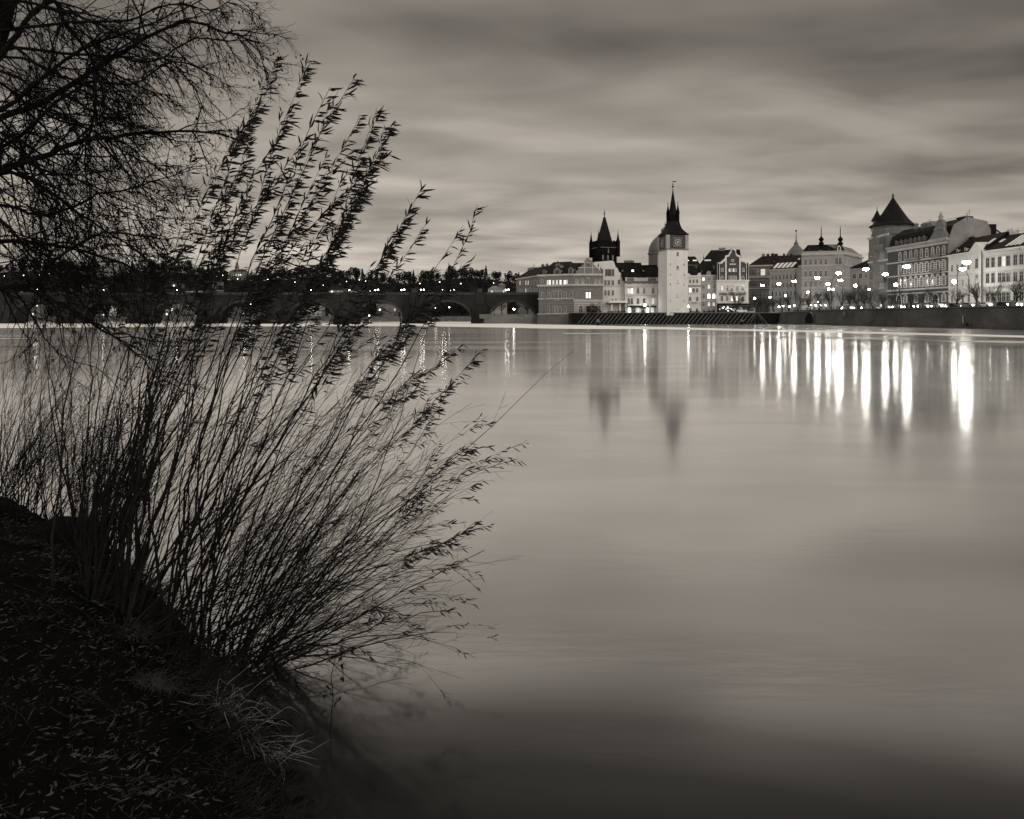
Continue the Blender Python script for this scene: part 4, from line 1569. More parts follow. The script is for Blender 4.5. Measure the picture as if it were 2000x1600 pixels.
    zr = H.z(1600, 478.5, 5)
    H.roof(Z(491), zr, a=2.6, b=1.2, c=3.4, d=3, y0=.6, over=0, m=G['slate'])
    W.roof(Z(491), zr - .2, a=1.5, b=3.5, c=3.2, d=3, y0=.6, over=0, m=G['metal_roof'])
    H.part('corner_roof', G['slate'], MB().frustum(X(1631), X(1650), .3, 6.5, Z(491), H.z(1640, 475.5, 3), 1.3, 1.6, 1.6, 1))
    for p in (1604, 1641.3):
        cx, cy = X(p, 3.5), 3.5
        zz = lambda py: H.z(p, py, 3.5)
        t = MB().lathe([(1.1, zz(479)), (1.1, zz(474.5)), (1.25, zz(474.4)), (1.0, zz(473.6)), (.6, zz(473)), (.62, zz(471.5)), (1.0, zz(469.5)), (1.12, zz(467.5)), (.9, zz(465.5)), (.45, zz(463.6)),
                        (.22, zz(461)), (.14, zz(450)), (.05, zz(441))], 10, cx, cy)
        t.ball((cx, cy, zz(450)), .28)
        t.ball((cx, cy, zz(446)), .2)
        H.part('onion_spire', G['black'], t)
    H.part('skylight', G['skylight'], MB().add([(X(1599) + i * .45 + dx, .6 + .3 + dy, z_) for i in range(3) for dx, dy, z_ in ((0, 0, Z(489.5)), (.25, 0, Z(489.5)), (.75, 1.1, Z(486)), (.5, 1.1, Z(486)))],
                                               [(4 * i, 4 * i + 1, 4 * i + 2, 4 * i + 3) for i in range(3)]))
    H.dormer(X(1639), Z(491), 1.5, 1.9, .2, G['plaster'], G['slate'])
    for p in (1580, 1619):
        H.dormer(X(p), Z(487.5), .9, .8, 1.4, G['slate'], G['slate'])
    # N
    H = House('town_house', 'low two storey house tucked between the corner block and the round tower', 'house', 1657, 352, 1698, 346, 4.6, 12, G['plaster2'], 'houses along the embankment street')
    X = H.u
    e = H.z(1670, 526)
    H.walls(e)
    H.cornice(e, .3, .4)
    H.roof(e + .3, H.z(1697, 508, 8), a=7, b=-1, m=G['slate'])
    H.row([X(1669), X(1681), X(1691.5)], H.z(1680, 543.5), 1.3, 2.0, '', pm=G['pane'])
    H.row([X(1669), X(1681), X(1691.5)], H.z(1680, 565), 1.3, 2.0, '', pm=G['pane2'])
    H.chimney(X(1688), 9, H.z(1688, 500, 9), 1.6, 1.0)


right_row()


def round_tower_house():
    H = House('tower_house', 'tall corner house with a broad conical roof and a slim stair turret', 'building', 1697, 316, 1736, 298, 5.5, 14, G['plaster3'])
    X, Z = H.u, lambda py: H.z(1720, py)
    e = Z(462)
    H.walls(e)
    Yc = 309.0
    f = Yc / F
    # octagonal drum centred behind the facade
    c = Vector(((1744 - HX) * f, Yc)) - H.A
    cx, cy = c.x * math.cos(-H.rz) - c.y * math.sin(-H.rz), c.x * math.sin(-H.rz) + c.y * math.cos(-H.rz)
    z = lambda py: EYE + (HY - py) * f - 5.5
    r = 37.5 * f
    H.part('drum', G['plaster3'], MB().lathe([(r * .97, 0), (r * .97, z(462)), (r * 1.03, z(460)), (r * 1.03, z(456)), (r * .97, z(455)), (r * .97, z(446)), (r * 1.05, z(443))], 16, cx, cy))
    H.part('frieze', G['stone_d'], MB().lathe([(r * .995, z(454)), (r * .995, z(448))], 16, cx, cy))
    H.part('roof', G['slate'], MB().lathe([(r * 1.14, z(443.4)), (r * 1.16, z(442)), (r * .92, z(436)), (r * .72, z(427.5)), (r * .5, z(415)), (r * .22, z(398)), (.35, z(387)), (.12, z(383))], 12, cx, cy, rot=.2))
    fb = MB()
    finial(fb, cx, cy, z(386), z(377) - z(386), .12, .4)
    fb.lathe([(.5, z(389)), (.55, z(387.5)), (.2, z(385))], 8, cx, cy)
    H.part('finial', G['black'], fb)
    for dx, py in ((-4.2, 428), (2.6, 428)):
        a = MB().lathe([(.55, z(py + 2)), (.6, z(py - 1.5)), (.05, z(py - 6))], 6, cx + dx, cy - r * .78)
        H.part('dormer', G['slate'], a)
    # stair turret
    tf = 316 / F
    tu = X(1708)
    tz = lambda py: EYE + (HY - py) * tf - 5.5
    tr = 7.5 * tf
    H.part('turret', G['plaster3'], MB().lathe([(tr, 0), (tr, tz(436)), (tr * 1.15, tz(435))], 12, tu - .4, 1.2))
    t = MB().lathe([(tr * 1.5, tz(435)), (tr * 1.1, tz(431)), (tr * .5, tz(421)), (.1, tz(413.5))], 10, tu - .4, 1.2)
    finial(t, tu - .4, 1.2, tz(414), 1.9, .07, .2)
    H.part('turret_roof', G['slate'], t)
    for py in (448, 498, 527, 545):
        H.win(X(1704), Z(py), .7, 1.3, 'plain', y=-.45)
    # tall slit windows, balconies
    for k in range(5):
        H.win(X(1716 + k * 3.1), Z(477), .5, 3.4, 'plain', G['stone_d'])
    for py in (484, 546):
        b = MB().box(X(1713), X(1732), -1.4, 0, Z(py), Z(py) + .3).box(X(1713), X(1732), -1.4, -1.25, Z(py) + .3, Z(py) + 1.2)
        b.frustum(X(1715), X(1730), -1.0, 0, Z(py) - 1.2, Z(py), -1, -1, -.3, 0)
        H.part('balcony', G['stone_d'], b)
    for k in range(3):
        H.win(X(1718.5 + k * 3.6), Z(505), .75, 3.0, 'arch')
        H.win(X(1718.5 + k * 3.6), Z(532), .75, 2.6, '', pm=G['pane2'])
        H.win(X(1718.5 + k * 3.6), Z(563), .75, 2.6, '', pm=G['pane2'])
    H.win(X(1723), .2, 3.2, 4.0, 'arch')
    H.cornice(Z(510), .4, .4)
    H.cornice(e, .5, .5)
    H.part('hanging_bay', G['stone_d'], MB().lathe([(.2, Z(478)), (1.0, Z(474)), (1.0, Z(462)), (1.2, Z(461)), (.1, Z(456))], 8, -.6, 1.5))


round_tower_house()


def ornate_row():
    H = House('ornate_facade_house', 'long dark brick town house with pale window surrounds, balconies and a tall ornamental gable', 'building', 1734, 296, 1852, 258, 5.5, 14.6, G['brick'])
    X = H.u
    L = H.L
    e = H.z(1844, 468)
    prof = [(0, -1), (14.4, -1), (14.4, e), (0, e)]
    H.walls(e)
    Zr = lambda py: H.z(1852, py)
    rp = [(-.3, e + .4), (.7, H.z(1852, 461, .7)), (1.9, H.z(1852, 442, 1.9)), (6.5, H.z(1852, 432, 6.5)), (13.4, H.z(1852, 447, 13.4)), (14.7, H.z(1852, 464, 14.7)), (14.7, e + .4)]
    H.part('roof', G['slate'], MB().side_prism([(y, z) for y, z in rp], 0, L - .35))
    H.part('end_wall', G['gablewall'], MB().side_prism([(0, -1), (14.6, -1)] + [(14.7, e)] + [(y, z + .15) for y, z in rp[-2:0:-1]] + [(0, e)], L - .34, L + .1))
    cols = [X(p) for p in (1758, 1768.5, 1779, 1789.5, 1800, 1810.5, 1821.7, 1832.3, 1843.5)]
    r1, r2, r3, r4 = H.z(1843.5, 497), H.z(1843.5, 527), H.z(1843.5, 556.5), H.z(1843.5, 589)
    H.row(cols, r1, 1.35, 2.9, 'arch', G['plaster'])
    H.row(cols, r2, 1.3, 3.0, 'hood quoin', G['plaster'])
    H.row(cols, r3, 1.4, 3.1, 'pediment quoin', G['plaster'])
    for i, u in enumerate(cols):
        if i in (1, 3, 5, 6, 8):
            H.win(u, r4, 1.4, 2.9, 'arch quoin', G['plaster'])
    H.win(cols[0] - .6, .3, 3.0, 5.2, 'arch', G['stone'])
    H.win(X(1827), .3, 3.4, 5.0, 'arch', G['plaster'])
    for z_, h, o in ((e - .2, .6, .8), (H.z(1844, 502), .3, .4), (H.z(1844, 531.5), .3, .4), (H.z(1844, 562), .35, .4), (H.z(1844, 570), .25, .3)):
        H.cornice(z_, h, o, G['stone'] if h < .5 else G['plaster2'])
    comb = [(.1, e - .7)]
    n = 46
    for i in range(n):
        u0, u1 = .1 + (L - .2) * (i + .2) / n, .1 + (L - .2) * (i + .8) / n
        comb += [(u0, e - .8), (u0, e - 1.5), (u1, e - 1.5), (u1, e - .8)]
    comb += [(L - .1, e - .8), (L - .1, e - .7)]
    H.part('frieze', G['stone'], MB().prism(comb, -.5, 0))
    b = MB()
    for a, c_, z_ in ((1776, 1800, H.z(1844, 502)), (1824, 1841, H.z(1844, 502)), (1824, 1841, H.z(1844, 531.5))):
        b.box(X(a), X(c_), -1.3, -.4, z_, z_ + .3).box(X(a), X(c_), -1.3, -1.2, z_ + .3, z_ + 1.2)
    H.part('balcony', G['stone_d'], b)
    # gable
    g0, g1 = X(1815), X(1851)
    c = (X(1836) + 0.0)
    zg = lambda py: H.z(1836, py)
    g = [(g0, e + .4), (g1, e + .4), (g1 - .5, zg(461)), (g1 - 1.8, zg(452)), (g1 - 2.2, zg(446)), (c + 2.2, zg(440)), (c + 1.7, zg(434)), (c + 1.2, zg(430.5)), (c, zg(428)),
         (c - 1.2, zg(430.5)), (c - 1.7, zg(434)), (c - 2.4, zg(440)), (c - 3.0, zg(447)), (c - 3.3, zg(452)), (g0 + 1.2, zg(461))]
    H.part('gable', G['plaster3'], MB().prism(g, -.3, .9))
    H.row([c - 2, c, c + 2], zg(463), .8, 2.2, '', G['stone'])
    t = MB().box(c - .5, c + .5, -.2, .8, zg(430), zg(424)).box(c - .8, c + .8, -.4, 1.0, zg(424), zg(423)).box(c - 3, c + 3, -.5, -.3, zg(447.5), zg(446.3))
    t.box(g0, g1, -.55, -.3, e + .4, e + .7)
    finial(t, c, .3, zg(423), zg(414) - zg(423), .3, .55)
    H.part('gable_trim', G['plaster2'], t)
    for p in (1750, 1759, 1768, 1777, 1786, 1795, 1804):
        H.dormer(X(p), e + .5, 1.4, 1.9, .1, G['plaster3'], G['slate'])
    H.part('roof_gable', G['metal_roof'], MB().prism([(X(1803), H.z(1808, 444, 2)), (X(1812), H.z(1808, 444, 2)), (X(1807.5), H.z(1808, 434, 2))], 1.6, 5))
    for p, w_ in ((1790, 1.2), (1806, 3.5), (1812, 2.0)):
        H.chimney(X(p, 5), 5, H.z(p, 438, 5) - 1.5, w_, 1.4)
    # roof terrace rail and aerials
    b = MB()
    zt = H.z(1870, 431, 6.5)
    for i in range(16):
        u = L - 14 + i * .95
        b.tube([(u, 6.5, zt - 1), (u, 6.5, zt + 1.2)], .05, 3)
    b.tube([(L - 14, 6.5, zt + 1.2), (L + .2, 6.5, zt + 1.2)], .05, 3)
    for u, h in ((L - 1, 3.2), (L - 2.2, 2.4), (L - 24, 3), (L - 25, 2.3)):
        b.tube([(u, 8, zt - 1), (u, 8, zt + h)], .05, 3)
        b.tube([(u, 7.2, zt + h - .4), (u, 8.8, zt + h - .4)], .04, 3)
        b.tube([(u, 7.4, zt + h - .9), (u, 8.6, zt + h - .9)], .04, 3)
    H.part('roof_rail', G['iron'], b)
    H.part('roof_hatch', G['slate'], MB().box(L - 5, L - .5, 6, 9, zt - 1, zt + .9))


ornate_row()


def end_row():
    H = House('town_house', 'pale three storey house with a small pediment beside the big bare gable wall', 'house', 1852.3, 257, 1922, 234.6, 5.5, 14, G['plaster'], 'houses along the embankment street')
    X = H.u
    e = H.z(1900, 493.5)
    zr = H.z(1905, 465.5, 8)
    H.walls(e)
    H.cornice(e, .4, .5, G['plaster'])
    H.roof(e + .4, zr, a=.2, b=.1, m=G['slate'])
    sl = (zr - e - .4) / 7.43
    se = e + .4
    z1, z2, z3 = H.z(1910, 524), H.z(1910, 556), H.z(1910, 589)
    for p in (1860, 1870.5, 1881, 1892.5):
        H.win(X(p), z1 - .1, 1.15, 2.1, '', G['plaster'], G['pane2'])
        H.win(X(p), z2 - .1, 1.15, 2.1, '', G['plaster'], G['pane2'])
        H.win(X(p), z3, 1.2, 2.3, '', G['plaster'], G['pane'])
    for z_ in (z1, z2, z3):
        H.win(X(1910.5), z_, 1.5, 2.9, 'hood', G['stone'])
    H.cornice(H.z(1900, 535.5), .25, .25)
    H.part('bay', G['plaster'], MB().box(X(1900), H.L, -.35, 0, 0, e + .2).prism([(X(1897), e + .4), (H.L + .3, e + .4), ((X(1897) + H.L) / 2, e + 3.0)], -.7, 5))
    for c in [k for k in H.root.children if k.name.startswith('window') and k.location.x > X(1900)]:
        c.location.y = -.35
    for p in (1867, 1883):
        H.dormer(X(p), e + .9, 1.5, .9, .4, G['plaster'], G['slate'])
    H.part('downpipe', G['iron'], MB().tube([(H.L - .1, -.6, 0), (H.L - .1, -.6, e)], .16, 6))
    H.skylight(X(1916) , e + 2.2, 1.6, 1.6, sl, -.45, se)
    H.chimney(X(1898, 8), 8, zr - 1.0, 2.6, 1.2, 1.2, G['slate'])
    H = House('town_house', 'pale house with wide window groups at the right edge of the view', 'house', 1922.2, 234.5, 2080, 203, 5.5, 14, G['plaster'], 'houses along the embankment street')
    X = H.u
    e = H.z(1960, 489)
    H.walls(e)
    H.cornice(e, .5, .6, G['plaster'], dentils=True)
    zr = H.z(1990, 457.5, 8)
    H.roof(e + .5, zr, a=.1, b=.1, m=G['slate'])
    sl = (zr - e - .5) / 7.43
    se = e + .5
    z1, z2, z3 = H.z(1930, 523), H.z(1930, 553), H.z(1930, 590)
    for z_ in (z1, z2, z3):
        for p in (1929.5, 1940, 1953, 1961, 1969.5, 1983.5, 1995.5, 2010, 2022, 2036, 2050):
            H.win(X(p), z_, 1.5, 2.9 if z_ != z3 else 2.6, 'hood', G['stone'], G['lit2'] if (p == 1961 and z_ == z1) else G['pane'])
    H.cornice(H.z(1960, 560), .4, .35)
    for i in range(4):
        H.skylight(X(1962 + i * 8), e + 1.2, 0.9, 3.3, sl, -.45, se)
    H.skylight(X(1932), e + 3.0, 1.4, .9, sl, -.45, se)
    H.chimney(X(1977, 8), 8, zr - .4, 2.4, 1.9, 1.6, G['plaster'])
    H.chimney(X(1991, 8), 8, zr - .4, 1.4, 1.4, 1.2, G['plaster'])
    # block behind the gable wall
    H = House('town_house', 'dark stacks and a pale back building rising behind the big bare gable wall', 'house', 1926, 262, 1958, 262, 5.5, 10, G['plaster'], 'roofs behind the embankment street')
    X, Z = H.u, lambda py: H.z(1940, py)
    H.poly_wall([(X(1930), -1), (X(1957), -1), (X(1957), Z(458)), (X(1944), Z(449)), (X(1930), Z(449))])
    H.part('chimney', G['slate'], MB().box(X(1933), X(1945), -.3, 2, Z(470), Z(438)).box(X(1924), X(1930), -.3, 2, Z(470), Z(438)))
    H.part('roof', G['slate'], MB().prism([(X(1943), Z(448.6)), (X(1958), Z(458.5)), (X(1958), Z(457)), (X(1944), Z(447.4))], -.4, 10))


end_row()

# ------------------------------------------------------------------ far left: river houses and hill buildings
def far_houses():
    spec = [(-130, -40, 574, 'long dull house by the water at the left edge of the far bank'), (15, 78, 577, 'dull riverside house seen through the leftmost full arch'),
            (162, 252, 596, 'long white building with dark openings seen through the second bridge arch'), (300, 352, 566, 'pale lit terrace house above the bridge behind the shoots'),
            (352, 408, 563, 'wider house with a row of dim lit windows above the bridge deck'), (444, 517, 594, 'low house with square windows seen through an arch behind the willow shoots'),
            (560, 628, 592, 'low dark house with a lamp by its door beyond the bridge'), (735, 788, 588, 'small gabled river house seen through the arch left of the clear arch'),
            (642, 705, 562, 'wide dull house half hidden above the bridge parapet')]
    rng = random.Random(12)
    for i, (x0, x1, py, lab) in enumerate(spec):
        Y = 622 + (i % 3) * 14
        white = i == 2
        H = House('riverside_house', lab, 'house', x0, Y, x1, Y, 2.0, 12, G['plaster'] if white else (G['plaster3'] if i % 2 else G['plaster2']), 'small houses on the far bank beyond the bridge')
        e = H.z((x0 + x1) / 2, py + (2 if white else 5))
        H.walls(e)
        H.roof(e, e + (2.5 if white else 5), a=3, b=3, m=G['tile'])
        n = max(3, int((x1 - x0) / 9))
        k = 0
        z = 2.2
        while z + 2.2 < e:
            for j, u in enumerate(spaced(.8, H.L - .8, n)):
                l = rng.random()
                H.win(u, z, 1.4, 1.8, 'plain', G['stone'], G['lit'] if l < .05 else (G['lit2'] if l < .18 else G['pane']))
            z += 3.8
        H.chimney(H.L * .3, 6, e + 3.5, 1.5, 1.6)
    tag(MB().box(-520, 40, 604, 615, -1, 3.4).build('quay', G['quay_l']), kind='structure')
    # hill buildings
    H = House('palace', 'pale colonnaded palace with a flat dark roof on top of the wooded hill', 'palace', 188, 905, 229, 905, 45, 20, G['plaster2'])
    X, Z = H.u, lambda py: H.z(208, py)
    H.walls(Z(514), z0=-12)
    H.roof(Z(514), Z(507), a=4, b=4, m=G['tile'])
    H.row([X(191 + i * 4.4) for i in range(9)], Z(529), 1.4, 6.0, 'arch', pm=G['pane2'])
    H.cornice(Z(515), .8, .8)
    H = House('hill_church', 'small church with a slender stepped cupola on the skyline behind the shoots', 'church', 448, 960, 478, 960, 48, 16, G['plaster3'])
    X, Z = H.u, lambda py: H.z(460, py)
    H.walls(Z(530), z0=-12)
    H.roof(Z(530), Z(525), a=5, b=5, m=G['slate'])
    t = MB().lathe([(2.6, Z(530)), (2.6, Z(521)), (3.1, Z(520.5)), (1.9, Z(518)), (1.6, Z(514.5)), (1.9, Z(514.3)), (.9, Z(512.5)), (.3, Z(511)), (.1, Z(506))], 8, X(460), 5)
    H.part('cupola', G['stone_d'], t)
    H.row([X(451 + i * 5) for i in range(5)], Z(539), 1.2, 2.5, 'plain', pm=G['lit2'])
    for x0, x1, py, Y, lab in ((402, 428, 548, 760, 'pale villa with a steep roof on the dark hillside'), (318, 350, 552, 740, 'long pale terrace wall building low on the hillside'),
                               (160, 200, 554, 735, 'dim villa among trees below the palace')):
        zb = hill_h((x0 - HX) * Y / F, Y) - 2
        H = House('villa', lab, 'villa', x0, Y, x1, Y, zb, 12, G['plaster3'], 'villas on the hillside')
        e = H.z((x0 + x1) / 2, py + 2)
        H.walls(e, z0=-6)
        H.roof(e, e + 4.5, a=3, b=3, m=G['tile'])
        H.row(spaced(1, H.L - 1, 5), e - 3, 1.3, 1.8, 'plain', pm=G['pane2'], lit={1: 'lit2', 3: 'lit'})


far_houses()
# ------------------------------------------------------------------ lamps
LAMP, LAMP2, LAMP3 = emit('lamp_glow', 115), emit('globe_lamp_glow', 55), emit('far_lamp_glow', 9)
ORD = ['first', 'second', 'third', 'fourth', 'fifth', 'sixth', 'seventh', 'eighth', 'ninth', 'tenth', 'eleventh', 'twelfth', 'thirteenth', 'fourteenth', 'fifteenth', 'sixteenth',
       'seventeenth', 'eighteenth', 'nineteenth', 'twentieth', 'twenty-first', 'twenty-second', 'twenty-third', 'twenty-fourth']


def bankY(px, off):
    return (128.01 + off) / ((px - HX) / F + .053)


def mast_lamps():
    # head pixel, arm (mast lies this many pixels left(-)/right(+) of the head), offset from the wall, lens radius
    spec = [(1489, 557, -3, 4, .62), (1521, 554, -12, 4, .62), (1551, 549, -12, 4, .66), (1596, 542, -13, 4, .72), (1617.5, 554, -4, 18, .6), (1638, 533, -14, 4, .76), (1641.5, 547, 4, 20, .68),
            (1691, 525, -14, 4, .78), (1729, 535, 13, 20, .74), (1771, 520, -14, 4, .8), (1880, 524.5, 13, 20, .74), (1887.5, 511.5, -18, 4, .82)]
    for i, (px, py, dx, off, r) in enumerate(spec):
        r *= 1.2
        Y = bankY(px, off)
        p = at(px, py, Y)
        mx = dx * Y / F
        base = empty('street_lamp', (p.x + mx, Y, 5.5), 0, 'tall street lamp with curved mast and bright head, %s from the left on the embankment' % ORD[i], 'street lamp', 'tall curved lamps along the embankment street')
        h = p.z - 5.5
        a = -mx
        m = MB().tube([(0, 0, 0), (0, 0, 1.2), (0, 0, 1.25), (0, 0, h * .72), (a * .12, 0, h * .8), (a * .45, 0, h * .92), (a * .8, 0, h * .985), (a, 0, h + .12)],
                      [.17, .16, .11, .09, .085, .075, .065, .06], 7)
        m.build('mast', G['iron'], base)
        MB().lathe([(.12, h + .52), (.35, h + .45), (r * .8, h + .22), (r * .86, h + .1)], 12, a, 0).build('lamp_housing', G['iron'], base, True)
        o = MB().ball((0, 0, 0), r, .55, 12).build('lamp_glass', LAMP, base, True)
        o.location = (a, 0, h - .12)


mast_lamps()


def globe_post(name, x, y, z0, z, r, label, group, m=None, cat='street lamp'):
    b = empty(name, (x, y, z0), 0, label, cat, group)
    h = z - z0
    MB().lathe([(.16, 0), (.14, .8), (.07, .9), (.05, max(1, h - r))], 6).build('post', G['iron'], b)
    t = MB().lathe([(r * .5, h + r * .8), (r * .35, h + r * 1.05), (.03, h + r * 1.4)], 6)
    t.build('cap', G['iron'], b)
    o = MB().ball((0, 0, 0), r, 1, 8).build('lamp_globe', m or LAMP2, b, True)
    o.location = (0, 0, h)
    return b


glob = [(1474, 583, .36, 6), (1504, 581, .36, 6), (1534, 578, .36, 6), (1578, 571, .4, 5), (1598, 590, .25, 22), (1618.5, 565, .42, 5), (1627.5, 565.5, .36, 8), (1670.5, 558, .48, 5), (1697.5, 565.5, .32, 16),
        (1749.5, 556.5, .55, 5), (1863.5, 550.5, .5, 5)]
for i, (px, py, r, off) in enumerate(glob):
    Y = bankY(px, off)
    p = at(px, py, Y)
    globe_post('globe_lamp', p.x, Y, 5.5, p.z, r, 'globe lamp on a straight post among the bare trees, %s from the left' % ORD[i], 'globe lamps among the embankment trees')
for i, px in enumerate((1521.5, 1529, 1542, 1551)):
    py = (599.5, 598, 599, 597)[i]
    Y = bankY(px, 12)
    p = at(px, py, Y)
    globe_post('globe_lamp', p.x, Y, 5.3, p.z, .3, 'low bright globe lamp over the kerb, %s of four near the end of the landing' % ORD[i], 'low globe lamps at the street end')
for i, px in enumerate((1574, 1583.5, 1593.5, 1602.5, 1613)):
    Y = bankY(px, 25)
    p = at(px, 596.3, Y)
    globe_post('globe_lamp', p.x, Y, 5.3, p.z, .24, 'small low globe lamp before the corner block, %s of five' % ORD[i], 'small globe lamps before the corner block')
for px, py, Y, r, lab in ((1259.5, 596, 326, .5, 'bright globe lamp in front of the restaurant terrace'), (1343.5, 598.5, 321, .5, 'bright globe lamp at the right corner of the clock tower')):
    p = at(px, py, Y)
    globe_post('globe_lamp', p.x, Y, 4.6, p.z, r, lab, None)
for px, py, r in ((957.5, 604.8, .36), (1003.5, 604, .5)):
    p = at(px, py, 372)
    globe_post('globe_lamp', p.x, 372, 4.6, p.z, r, 'globe lamp under the small bridge arch, %s one' % ('left' if px < 970 else 'brighter right'), None, emit('arch_lamp_glow', 26))
for px, py in ((850, 601.5), (853, 607), (877.5, 600.5), (721, 623), (577, 603), (489, 594.5), (66, 581), (171, 581), (200, 581), (230.5, 581.5)):
    p = at(px, py, 606)
    globe_post('globe_lamp', p.x, 606, 2, max(4, p.z), .5, 'small bright lamp on the far quay beyond the bridge', 'lamps on the far quay beyond the bridge', LAMP3)
# paired lamps on the bridge
for i, (px, two) in enumerate(((70, 1), (202, 0), (345, 0), (477, 0), (608, 0), (682, 0), (735.5, 1), (787, 1), (825, 1), (867.5, 1), (990.5, 1))):
    Y = 347
    x = (px - HX) * Y / F
    b = empty('bridge_lamp', (x, Y, 13.0), 0, '%s lamp on the bridge deck, %s from the left' % ('twin globe' if two else 'single globe', ORD[i]), 'street lamp', 'lamps along the bridge deck')
    m = MB().lathe([(.16, 0), (.08, .6), (.06, 1.9)], 6)
    if two:
        m.tube([(-.62, 0, 1.75), (0, 0, 1.95), (.62, 0, 1.75)], .05, 4)
    m.build('post', G['iron'], b)
    for s in ((-.62, .62) if two else (0,)):
        o = MB().ball((0, 0, 0), .25, 1, 8).build('lamp_globe', emit('bridge_lamp_glow', 28), b, True)
        o.location = (s, 0, 2.15 + (.12 if s > 0 else 0))
        MB().lathe([(.16, .22), (.03, .45)], 6).build('cap', G['iron'], o)
hillpts = [(8, 539), (19, 535), (46, 538), (78, 537), (97, 535), (132, 537), (172, 548), (320, 554), (319, 560), (343, 555), (435, 538), (469, 537), (464, 545), (509, 547), (523, 546), (548, 547),
           (576, 551), (620, 547), (631, 557), (646, 568), (677, 550), (702, 547), (714, 549), (767, 553), (820, 554), (859, 551), (892, 552), (900, 554), (936, 553), (964, 553), (887, 566), (723, 568), (880, 568)]
for i, (px, py) in enumerate(hillpts):
    best = None
    for Y in range(610, 1000, 6):
        z = EYE + (HY - py) * Y / F
        if z < hill_h((px - HX) * Y / F, Y) + 9:
            best = Y
            break
    Y = best or 900
    z = EYE + (HY - py) * Y / F
    globe_post('hill_lamp', (px - HX) * Y / F, Y, z - 8, z, .42 if py > 560 else .36, 'tiny point of lamp light on the dark wooded hillside', 'lamps scattered over the wooded hillside', LAMP3)

# ------------------------------------------------------------------ trees


def grow(tr, cr, rng, p, d, ln, rad, lvl, maxl, kids, spread, droop=0.0, up=.25, seg=4, shrink=.62, wig=.18, crad=None):
    pts, rs = [p.copy()], [rad]
    q, dd = p.copy(), d.normalized()
    for i in range(seg):
        dd = (dd + Vector((rng.gauss(0, wig), rng.gauss(0, wig), rng.gauss(0, wig * .6) + up * .25 - droop * (i / seg))))
        dd.normalize()
        q = q + dd * ln / seg
        pts.append(q.copy())
        rs.append(max(rad * (1 - .6 * (i + 1) / seg), crad or .012))
    (tr if lvl <= 1 else cr).tube(pts, rs, 6 if lvl == 0 else (4 if lvl < 3 else 3), lvl < 2)
    if lvl >= maxl:
        return
    for k in range(kids[lvl]):
        t = rng.uniform(.35 if lvl else .45, 1.0)
        i = min(seg - 1, int(t * seg))
        f = t * seg - i
        o = pts[i].lerp(pts[i + 1], f)
        dr = (pts[i + 1] - pts[i]).normalized()
        side = dr.cross(Vector((rng.gauss(0, 1), rng.gauss(0, 1), rng.gauss(0, 1)))).normalized()
        nd = (dr * math.cos(spread[lvl]) + side * math.sin(spread[lvl]))
        grow(tr, cr, rng, o, nd, ln * shrink * rng.uniform(.7, 1.15), rs[i] * .6, lvl + 1, maxl, kids, spread, droop, up, seg, shrink, wig, crad)


def bare_tree(name, seed, h, label, cat, group=None, droop=0, spread=(.75, .6, .6, .6), kids=(9, 7, 6, 5), up=.35, tm=None, cm=None, maxl=3, crad=.028, trunk=.42, shrink=.62):
    rng = random.Random(seed)
    tr, cr = MB(), MB()
    grow(tr, cr, rng, Vector((0, 0, -.3)), Vector((.02, .02, 1)), h * trunk, h * .028, 0, maxl, kids, spread, droop, up, crad=crad, shrink=shrink)
    # a root flare and upper leader
    tr.lathe([(h * .05, -.3), (h * .032, h * .04), (h * .027, h * .1)], 8)
    r = empty(name, (0, 0, 0), 0, label, cat, group)
    tr.build('trunk', tm or G['citybark'], r)
    cr.build('crown', cm or G['citybark'], r)
    return r


protos = [bare_tree('bare_tree', 11 + i, 8.2, 'x', 'tree', 'bare pollarded trees along the embankment', up=.42, kids=(8, 6, 5, 4), shrink=.85, trunk=.36, spread=(.7, .55, .55, .6), crad=.018) for i in range(4)]
tp = [(1481, 1.0), (1497, .95), (1512, 1), (1527, 1), (1541, 1.05), (1558, 1.1), (1576, 1.0), (1600, 1.1), (1621, 1.2), (1640, 1.1), (1656, 1.1), (1673, 1.2), (1690, 1.2), (1706, 1.0), (1728, .9),
      (1751, .95), (1778, .8), (1803, .8), (1827, .9), (1869, .82), (1908, 1.0), (1944, .9), (1981, 1.15)]
rng = random.Random(77)
for i, (px, s) in enumerate(tp):
    Y = bankY(px, 6.5)
    o = protos[i] if i < 4 else copy_tree(protos[i % 4])
    o['label'] = 'bare pollarded tree on the embankment pavement, %s from the left of the row' % ORD[i]
    o.location = ((px - HX) * Y / F, Y, 5.6)
    o.rotation_euler = (0, 0, rng.uniform(0, 6.28))
    o.scale = (s * 1.0, s * 1.0, s)
o = copy_tree(protos[1], label='bare spreading tree standing in front of the large lettering')
del o['group']
o.location = ((1437 - HX) * 322 / F, 322, 4.6)
o.scale = (1.35, 1.35, 1.45)
o = bare_tree('weeping_willow', 5, 10, 'dim drooping willow on the landing against the museum front', 'tree', droop=.9, up=.1, kids=(11, 9, 8, 4), spread=(.8, .8, .6, .4), shrink=.7, cm=G['fartwig'])
o.location = ((1173 - HX) * 321 / F, 321, 4.6)
for i, (px, Y, s, lab) in enumerate(((965, 362, .9, 'small bare tree under the right bridge arch beside the left lamp'), (980, 366, 1.0, 'bare tree under the middle of the right bridge arch'),
                                     (1012, 360, 1.0, 'bare tree near the museum end of the right bridge arch'), (1030, 352, .8, 'low bare tree squeezed beside the museum plinth'))):
    o = copy_tree(protos[i % 4], label=lab)
    o['group'] = 'bare trees at the bridge end'
    o.location = ((px - HX) * Y / F, Y, 4.2)
    o.scale = (s, s, s)


